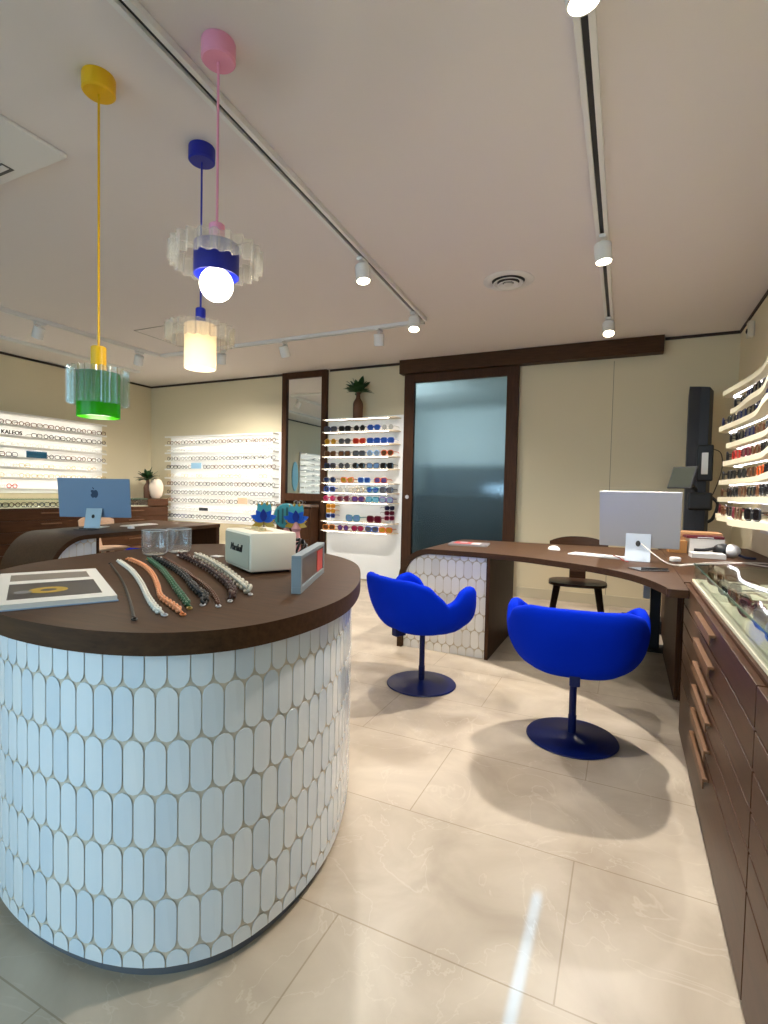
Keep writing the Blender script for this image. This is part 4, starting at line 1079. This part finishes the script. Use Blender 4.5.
# sunglasses in the right case
for k, (c, x, y) in enumerate([('brown',.37,2.6),('black',.375,2.34),('brown',.37,2.12),('maroon',.37,1.93),('navy',.38,1.75),('blue',.375,1.58),('grey',.37,1.42),('grey',.72,2.6),('black',.74,2.34),('tortoise',.74,2.06),('gold',.75,1.82)]):
    sunglasses(c, c if c != 'gold' else 'brown', stys[k % 5], (x, y, .7655), -PI/2+.35, f"{c} sunglasses inside the low glass case, {ORD[k if k < 7 else k-7]} in the {'front' if k < 7 else 'rear'} row from the desk", 'sunglasses in the low glass case', 1.1)

# ------------------------------------------------------------------ things on the island
IZ = ZT
bk_ = thing('open_book', 'open picture book lying on the island at the left', 'book', (-1.54, .98, IZ), 0)
def quad_slab(bm, pts, z0, z1, mi=0):
    lo = [bm.verts.new((x, y, z0)) for x, y in pts]; hi = [bm.verts.new((x, y, z1)) for x, y in pts]
    fs = [bm.faces.new(hi), bm.faces.new(lo[::-1])]+[bm.faces.new((lo[k], lo[(k+1) % 4], hi[(k+1) % 4], hi[k])) for k in range(4)]
    for f in fs: f.material_index = mi
    bmesh.ops.recalc_face_normals(bm, faces=fs)
bx_a = math.atan2(.974-.694, -1.275+1.313) - PI/2
E1 = Vector((-.482, -.30, 0))  # top-right -> bottom-right runs toward the camera
P0, P1, P2, P3 = Vector((-1.757,1.278,0)), Vector((-1.262,.974,0)), Vector((-1.48,.78,0)), Vector((-1.96,1.06,0))
P1 = Vector((-1.268,.965,0)); U = Vector((-.5,-.866,0)); V = Vector((-.866,.5,0))      # U along the lower edge to the left, V up the page
def bp(u, v): q = P1+U*u+V*v-Vector((-1.54,.98,0)); return (q.x, q.y)
WB, HB = .28, .56
bm = BM(); quad_slab(bm, [bp(-.003,-.003), bp(WB,-.003), bp(WB,HB+.003), bp(-.003,HB+.003)], 0, .003); link('cover', bm, mat('book_cover_blue', (150,176,206), .4), bk_)
bm = BM(); quad_slab(bm, [bp(0,0), bp(WB,0), bp(WB,HB), bp(0,HB)], .003, .016); link('pages', bm, mat('page_white', (230,228,222), .6), bk_)
bm = BM(); quad_slab(bm, [bp(.035,.37), bp(.25,.37), bp(.25,.5), bp(.035,.5)], .0162, .0166); 
link('upper_picture', bm, mat('photo_taupe', (132,122,112), .5), bk_)
bm = BM(); quad_slab(bm, [bp(.03,.06), bp(.25,.06), bp(.25,.31), bp(.03,.31)], .0162, .0166); lp = link('lower_picture', bm, mat('photo_dark', (46,42,42), .4), bk_)
bm = BM(); 
q = bp(.155,.17); lathe(bm, [(.02,.0168),(.048,.0168),(.048,.0172),(.02,.0172),(.02,.0168)], (q[0], q[1], 0), 24); link('yellow_motif', bm, mat('motif_yellow', (186,152,40), .5), lp)
q = bp(.215,.16); bm = BM(); lathe(bm, [(0,.0168),(.022,.0168),(.022,.0172),(0,.0172)], (q[0], q[1], 0), 20); link('grey_motif', bm, mat('motif_grey', (130,132,136), .5), lp)

def chain(pts, rad, m, label, kind, clasp=None):
    rad *= .86 if kind != 'cord' else .9
    P = catmull([(x, y, 0) for x, y in pts], 14); t = thing('eyewear_chain', label, 'eyewear chain', (P[0].x, P[0].y, IZ), 0, 'eyewear chains laid on the island')
    o0 = Vector((P[0].x, P[0].y, 0))
    bm = BM()
    if kind == 'cord':
        tube(bm, [p-o0+Vector((0,0,rad)) for p in P], rad, 8)
    else:
        # walk by arc length laying interlocked links
        step = rad*2.0; d = 0; last = P[0]; i = 0
        tubeP = []
        for p in P[1:]:
            seg = (p-last).length
            while d+seg >= step:
                q = last.lerp(p, (step-d)/seg); seg = (p-q).length; last = q; d = 0
                t_ = (p-last); t_ = t_.normalized() if t_.length > 1e-6 else Vector((1,0,0)); s_ = Vector((-t_.y, t_.x, 0))
                tilt = .9 if i % 2 else -.9
                ring = []
                for k in range(10):
                    a = 2*PI*k/10; w = s_*math.cos(tilt)+Vector((0,0,1))*math.sin(tilt)
                    ring.append(q-o0+Vector((0,0,rad))+t_*math.cos(a)*rad*1.35+w*math.sin(a)*rad*.85)
                zmin = min(r_.z for r_ in ring)-rad*.3
                ring = [r_+Vector((0,0,max(0,-zmin))) for r_ in ring]
                tube(bm, ring, rad*.42, 6, True); i += 1
            d += seg; last = p
    link('links' if kind != 'cord' else 'cord', bm, m, t, True)
    for e, s_ in ((P[0], P[1]), (P[-1], P[-2])):
        dv = (e-s_).normalized(); c = e+dv*.012-o0; sd = Vector((-dv.y, dv.x, 0))
        bm = BM(); tube(bm, [c+Vector((0,0,.0045))+dv*.012*math.cos(2*PI*k/12)+sd*.006*math.sin(2*PI*k/12) for k in range(12)], .0022, 5, True); link('end_loop', bm, clasp or M_alu, t, True)
    return t
chain([(-1.879,1.4),(-1.54,1.188),(-1.252,.991),(-1.055,.848)], .004, M_black, 'thin black eyewear cord nearest the open book', 'cord', M_black)
chain([(-1.913,1.461),(-1.654,1.317),(-1.412,1.16),(-1.209,1.017),(-1.075,.93),(-1.03,.91)], .0095, mat('ivory', (228,222,208), .4), 'ivory white chunky eyewear chain beside the thin black cord', 'link')
chain([(-1.932,1.523),(-1.744,1.438),(-1.54,1.311),(-1.327,1.152),(-1.19,1.044),(-1.076,.982),(-.995,.937)], .0095, mat('peach_orange', (226,150,104), .35), 'peach orange chunky eyewear chain', 'link', mat('clasp_orange', (200,110,50), .4))
chain([(-1.86,1.565),(-1.781,1.516),(-1.562,1.378),(-1.285,1.179),(-1.105,1.049),(-1.031,.995)], .0105, mat('bottle_green', (38,92,62), .35), 'bottle green eyewear chain between orange and black ones', 'link', mat('clasp_gold', (190,160,90), .3, .7))
chain([(-1.875,1.601),(-1.614,1.461),(-1.398,1.326),(-1.182,1.167),(-1.074,1.098),(-1.03,1.045)], .0125, M_black, 'thick black eyewear chain right of the green one', 'link')
chain([(-1.867,1.647),(-1.589,1.478),(-1.376,1.341),(-1.203,1.23),(-1.061,1.122),(-.985,1.053)], .0075, mat('tortoise_brown', (92,52,30), .3), 'slim reddish brown eyewear chain between black and dark brown', 'link')
chain([(-1.862,1.736),(-1.642,1.61),(-1.42,1.471),(-1.2,1.314),(-1.067,1.202),(-1.0,1.118)], .0145, mat('dark_tortoise', (58,30,22), .3), 'thick dark brown eyewear chain', 'link')
chain([(-1.776,1.753),(-1.542,1.608),(-1.34,1.467),(-1.168,1.335),(-1.015,1.217)], .0165, mat('grey_beige', (196,188,170), .4), 'thick grey beige eyewear chain beside the speaker', 'link')

sp = thing('loudspeaker', 'cream leatherette loudspeaker box on the island', 'speaker', (-1.39, 1.585, IZ), 0)
# front face runs from (-1.53,1.67) to (-1.25,1.49); the long side runs back from there
fa, fb_ = Vector((-1.515,1.66,0)), Vector((-1.25,1.50,0))
ang = math.atan2(fb_.y-fa.y, fb_.x-fa.x); wS = (fb_-fa).length; dS = .185; hS = .155
sp.location = ((fa.x+fb_.x)/2, (fa.y+fb_.y)/2, IZ); sp.rotation_euler = (0,0,ang)
M_spk = mat('cream_leatherette', (226,220,202), .6); M_grille = mat('grey_grille', (158,158,142), .75)
bm = BM(); box(bm, -wS/2, wS/2, 0, dS, .008, hS, .008); autosmooth(link('cabinet', bm, M_spk, sp))
bm = BM(); box(bm, -wS/2+.008, wS/2-.008, -.003, .001, .018, hS-.01, .001); link('grille', bm, M_grille, sp)
bm = BM(); box(bm, -wS/2+.02, wS/2-.02, .02, dS-.02, 0, .008); link('foot', bm, M_black, sp)
bm = BM(); box(bm, -.09, .09, .06, .115, hS, hS+.0015); cp = link('control_panel', bm, mat('panel_gold', (196,176,132), .4, .3), sp)
bm = BM()
for k in range(5): lathe(bm, [(0,0),(.009,0),(.008,.01),(0,.01)], (-.065+k*.032, .088, hS+.0015), 14)
link('knobs', bm, MATS['panel_gold'], cp)
text('badge_lettering', 'Marshall', .042, M_black, sp, Matrix.Translation((.0, -.0045, .088)) @ Matrix.Rotation(PI/2, 4, 'X'), .0015, .35)

def tumbler(x, y, label):
    t = thing('drinking_glass', label, 'glass', (x, y, IZ), 0, 'drinking glasses on the island')
    bm = BM(); lathe(bm, [(0,.002),(.042,.002),(.052,.008),(.057,.024),(.059,.05),(.058,.115),(.056,.116),(.0565,.05),(.054,.028),(.048,.014),(0,.011)], n=36); autosmooth(link('bowl', bm, M_tumbler, t), 60)
    bm = BM(); tube(bm, [(.057*math.cos(2*PI*k/32), .057*math.sin(2*PI*k/32), .116) for k in range(32)], .0013, 5, True); link('rim', bm, mat('glass_rim', (200,206,210), .15, coat=.5), t)
    bm = BM(); lathe(bm, [(0,0),(.042,0),(.046,.003),(.04,.006),(0,.005)], n=32); link('base', bm, mat('glass_base', (150,150,146), .15, coat=.5), t)
tumbler(-2.0, 1.72, 'clear tumbler on the island, nearer the chains')
tumbler(-1.985, 1.85, 'clear tumbler on the island, nearer the speaker')

def petal(bm, base, d, up, L, w, curl=.25, mi=0, th=.003):
    d = Vector(d).normalized(); side = d.cross(Vector(up)).normalized(); nn = side.cross(d)
    pr = None
    for k in range(9):
        u = k/8; ww = w*math.sin(PI*(.06+.94*u)**.85)**.9 if u < 1 else .0008
        c = Vector(base)+d*L*u+nn*curl*L*u*u
        vs = [bm.verts.new(c-side*ww-nn*th), bm.verts.new(c+side*ww-nn*th), bm.verts.new(c+side*ww+nn*th), bm.verts.new(c-side*ww+nn*th)]
        if pr:
            for q in range(4):
                f = bm.faces.new((pr[q], pr[(q+1) % 4], vs[(q+1) % 4], vs[q])); f.material_index = mi
        else: bm.faces.new(vs[::-1])
        pr = vs
    bm.faces.new(pr)
M_pb = mat('petal_blue', (20,86,190), .45); M_pt = mat('petal_teal', (56,140,150), .5); M_po = mat('petal_olive', (160,132,40), .5); M_pp = mat('figure_pink', (196,140,140), .55); M_pnavy = mat('petal_navy', (16,44,130), .45)
def lotus(x, y, zc, label, face, s=1.0, pinkstem=False):
    """flower head carved of flat petals, on a wire or a pink turned stem"""
    t = thing('flower_ornament', label, 'ornament', (x, y, IZ), face, 'painted flower ornaments behind the speaker')
    h = zc-IZ
    bm = BM()
    if pinkstem: lathe(bm, [(0,0),(.05*s,0),(.05*s,.012),(.034*s,.02),(.03*s,.05),(.045*s,.065),(.03*s,.08),(.024*s,h*.7),(.034*s,h*.78),(.018*s,h*.9),(.012*s,h),(0,h)], n=24)
    else: lathe(bm, [(0,0),(.04*s,0),(.04*s,.006),(.006*s,.012),(.005*s,h),(0,h)], n=16)
    autosmooth(link('stem', bm, M_pp if pinkstem else M_brown_ceramic, t))
    b0 = (0,0,h-.01)
    bm = BM()
    for a in (-70,-40,40,70): petal(bm, b0, (math.sin(math.radians(a)), 0, math.cos(math.radians(a))-.6), (0,-1,0), .075*s, .02*s)
    link('sepals', bm, M_po, t)
    bm = BM()
    for a in (-68, 68): petal(bm, (0,-.004,h), (math.sin(math.radians(a)), -.05, math.cos(math.radians(a))), (0,-1,0), .09*s, .024*s, .12)
    for a in (-35, 35): petal(bm, (0,-.008,h), (math.sin(math.radians(a)), -.12, math.cos(math.radians(a))), (0,-1,0), .085*s, .024*s, .12)
    link('outer_petals', bm, M_pb, t)
    bm = BM(); petal(bm, (0,-.014,h), (0,-.15,1), (0,-1,0), .08*s, .022*s, .1); link('centre_petal', bm, M_pnavy, t)
    bm = BM()
    for a in (-22, 0, 22): petal(bm, (0,.008,h+.01), (math.sin(math.radians(a)), .1, math.cos(math.radians(a))), (0,-1,0), .105*s, .03*s, .08)
    link('back_petals', bm, M_pt, t)
    bm = BM()
    for a in (-38, -14, 14, 38): petal(bm, (0,.014,h+.045*s), (math.sin(math.radians(a)), .12, math.cos(math.radians(a))), (0,-1,0), .085*s, .014*s, .05)
    link('stamens', bm, M_po, t)
lotus(-1.585, 2.0, .99, 'blue and olive flower ornament rising behind the loudspeaker', .55, .74)
lotus(-1.48, 2.12, .985, 'blue flower ornament on a pink stem behind the loudspeaker', .5, .74, True)
t = thing('disc_ornament', 'striped teal disc ornament on pink base beside the blue flower', 'ornament', (-1.575, 2.17, IZ), .5)
bm = BM(); lathe(bm, [(0,-.012),(.06,-.012),(.066,0),(.06,.012),(0,.012)], n=36, M=Matrix.Translation((0,0,.185)) @ Matrix.Rotation(PI/2, 4, 'X')); autosmooth(link('disc', bm, M_pt, t))
bm = BM()
for k in range(5): box(bm, -.045+k*.022, -.036+k*.022, -.0145, -.012, .185-.045+.006*abs(k-2), .185+.045-.006*abs(k-2))
link('stripes', bm, mat('stripe_dark', (40,88,96), .5), t)
bm = BM(); lathe(bm, [(0,0),(.045,0),(.045,.012),(.02,.03),(.03,.07),(.02,.1),(.012,.125),(0,.125)], n=24); autosmooth(link('base', bm, M_pp, t))
t = thing('wire_ball', 'black openwork wire ball between loudspeaker and framed sign', 'ornament', (-1.385, 2.0, IZ))
bm = BM(); R_ = .044
for k in range(6):
    rot = Matrix.Rotation(k*PI/6, 4, 'Z') @ Matrix.Rotation(.5+.35*k, 4, 'X')
    tube(bm, [rot @ Vector((R_*math.cos(2*PI*j/28), R_*math.sin(2*PI*j/28), 0))+Vector((0,0,R_+.004)) for j in range(28)], .0042, 6, True)
link('wires', bm, M_black, t, True)
# framed block
fp = thing('framed_sign', 'grey framed picture block standing at the island edge', 'sign', (-1.0, 1.5, IZ))
fa2, fb2 = Vector((-.905,1.30,0)), Vector((-1.07,1.70,0))
ang2 = math.atan2(fb2.y-fa2.y, fb2.x-fa2.x); lF = (fb2-fa2).length
fp.location = ((fa2.x+fb2.x)/2, (fa2.y+fb2.y)/2, IZ); fp.rotation_euler = (0,0,ang2)
# local x runs away from the camera, local -y faces right
M_fr = mat('frame_blue_grey', (136,146,152), .45)
hF, tF = .118, .03
bm = BM(); box(bm, -lF/2, lF/2, -tF/2, tF/2, 0, .02, .001); box(bm, -lF/2, lF/2, -tF/2, tF/2, hF-.012, hF, .001); box(bm, -lF/2, -lF/2+.02, -tF/2, tF/2, .02, hF-.012, .001); box(bm, lF/2-.02, lF/2, -tF/2, tF/2, .02, hF-.012, .001)
link('frame', bm, M_fr, fp)
bm = BM(); box(bm, -lF/2+.02, lF/2-.02, -tF/2+.006, tF/2-.006, .02, hF-.012); pc = link('picture', bm, mat('picture_brown', (92,78,72), .3), fp)
bm = BM(); box(bm, lF/2-.13, lF/2-.021, -tF/2+.004, -tF/2+.0058, .021, hF-.02); link('red_motif', bm, mat('picture_red', (206,76,70), .4), pc)
bm = BM(); box(bm, lF/2-.13, lF/2-.021, tF/2-.0058, tF/2-.004, .021, hF-.02); link('red_motif', bm, MATS['picture_red'], pc)
bm = BM(); box(bm, -.025, .025, -.02, .02, 0, .004, .001); o = link('paper_slip', bm, M_white); o.location = (-1.72, 1.83, IZ); tag(o, 'small folded white paper slip left of the loudspeaker', 'paper')

# small things around the left desk
t = thing('desk_tray', 'low grey tray of cables beneath the blue computer', 'tray', (-4.42, 3.05, ZD), .4)
bm = BM(); box(bm, -.09, .09, -.05, .05, 0, .006, .002); link('dish', bm, M_char, t)
bm = BM(); tube(bm, catmull([(-.07,0,.01),(-.02,.03,.01),(.03,-.02,.01),(.08,.02,.01)], 6), .004, 6); link('coiled_lead', bm, M_black, t)
mouse((-4.3, 3.42, ZD), 1.2, 'white computer mouse on the far left desk')

# ------------------------------------------------------------------ light, world, camera
W = bpy.data.worlds.new('World'); S.world = W; W.use_nodes = True
bg = W.node_tree.nodes['Background']; bg.inputs['Color'].default_value = (.55, .78, 1.0, 1); bg.inputs['Strength'].default_value = 5.5
def portal(x0, x1, z0, z1):
    L = bpy.data.lights.new('daylight_portal', 'AREA'); L.shape = 'RECTANGLE'; L.size = x1-x0; L.size_y = z1-z0; L.cycles.is_portal = True
    o = bpy.data.objects.new('daylight_portal', L); C.objects.link(o); o.location = ((x0+x1)/2, YF-.03, (z0+z1)/2); o.rotation_euler = (PI/2, 0, 0)
portal(WX0+.05, WX1-.05, WZ0+.05, WZ1-.05); portal(EX0+.08, EX1-.08, .12, 2.42)
# narrow blue spot standing in for the sun, aimed through the added wall slit
L = bpy.data.lights.new('sun_standin_spot', 'SPOT'); L.energy = 7000; L.color = (.16, .5, 1); L.spot_size = math.radians(10); L.spot_blend = .2; L.shadow_soft_size = .008
o = bpy.data.objects.new('sun_standin_spot', L); C.objects.link(o); o.location = (-.175, -6, 3.6); o.rotation_euler = (Vector((-.185, 1.15, 0))-Vector((-.175, -6, 3.6))).to_track_quat('-Z', 'Y').to_euler()
# unseen fill light added to brighten the workroom, hidden left of the sliding door
L = bpy.data.lights.new('workroom_fill', 'AREA'); L.energy = 48; L.size = .4; L.color = (.86, .94, 1)
o = bpy.data.objects.new('workroom_fill', L); C.objects.link(o); o.location = (-3.2, YB+.5, 2.3); o.rotation_euler = Vector((1.6, 1.6, -1.0)).to_track_quat('-Z', 'Y').to_euler()
# street ground outside
bm = BM(); box(bm, -14, 8, -16, YF-.13, -.12, -.02); struct(link('pavement', bm, mat('pavement_grey', (150,150,150), .9)))

cam = bpy.data.cameras.new('Camera'); co = bpy.data.objects.new('Camera', cam); C.objects.link(co)
cam.sensor_fit = 'VERTICAL'; cam.sensor_height = 36; cam.lens = 18.0; cam.clip_start = .05
yaw, pit, rol = math.radians(-25.2), math.radians(2.2), math.radians(1.25)
Rz = Matrix(((math.cos(yaw), -math.sin(yaw), 0), (math.sin(yaw), math.cos(yaw), 0), (0, 0, 1)))
A = Matrix(((1, 0, 0), (0, 0, -1), (0, 1, 0)))
P = Matrix(((1, 0, 0), (0, math.cos(pit), -math.sin(pit)), (0, math.sin(pit), math.cos(pit))))
Q = Matrix(((math.cos(rol), -math.sin(rol), 0), (math.sin(rol), math.cos(rol), 0), (0, 0, 1)))
Mc = Q @ P @ A @ Rz
rot = Matrix((Mc[0], -Mc[1], -Mc[2])).transposed()
co.matrix_world = Matrix.Translation((0, 0, 1.14)) @ rot.to_4x4()
S.camera = co
S.view_settings.view_transform = 'Standard'; S.view_settings.look = 'None'; S.view_settings.gamma = 1; S.view_settings.use_curve_mapping = False
S.view_settings.exposure = 0.27
cy = S.cycles
cy.use_denoising = True; cy.max_bounces = 10; cy.diffuse_bounces = 5; cy.glossy_bounces = 4; cy.transmission_bounces = 8; cy.transparent_max_bounces = 16
cy.sample_clamp_indirect = 6; cy.caustics_reflective = False; cy.caustics_refractive = False; cy.use_light_tree = True
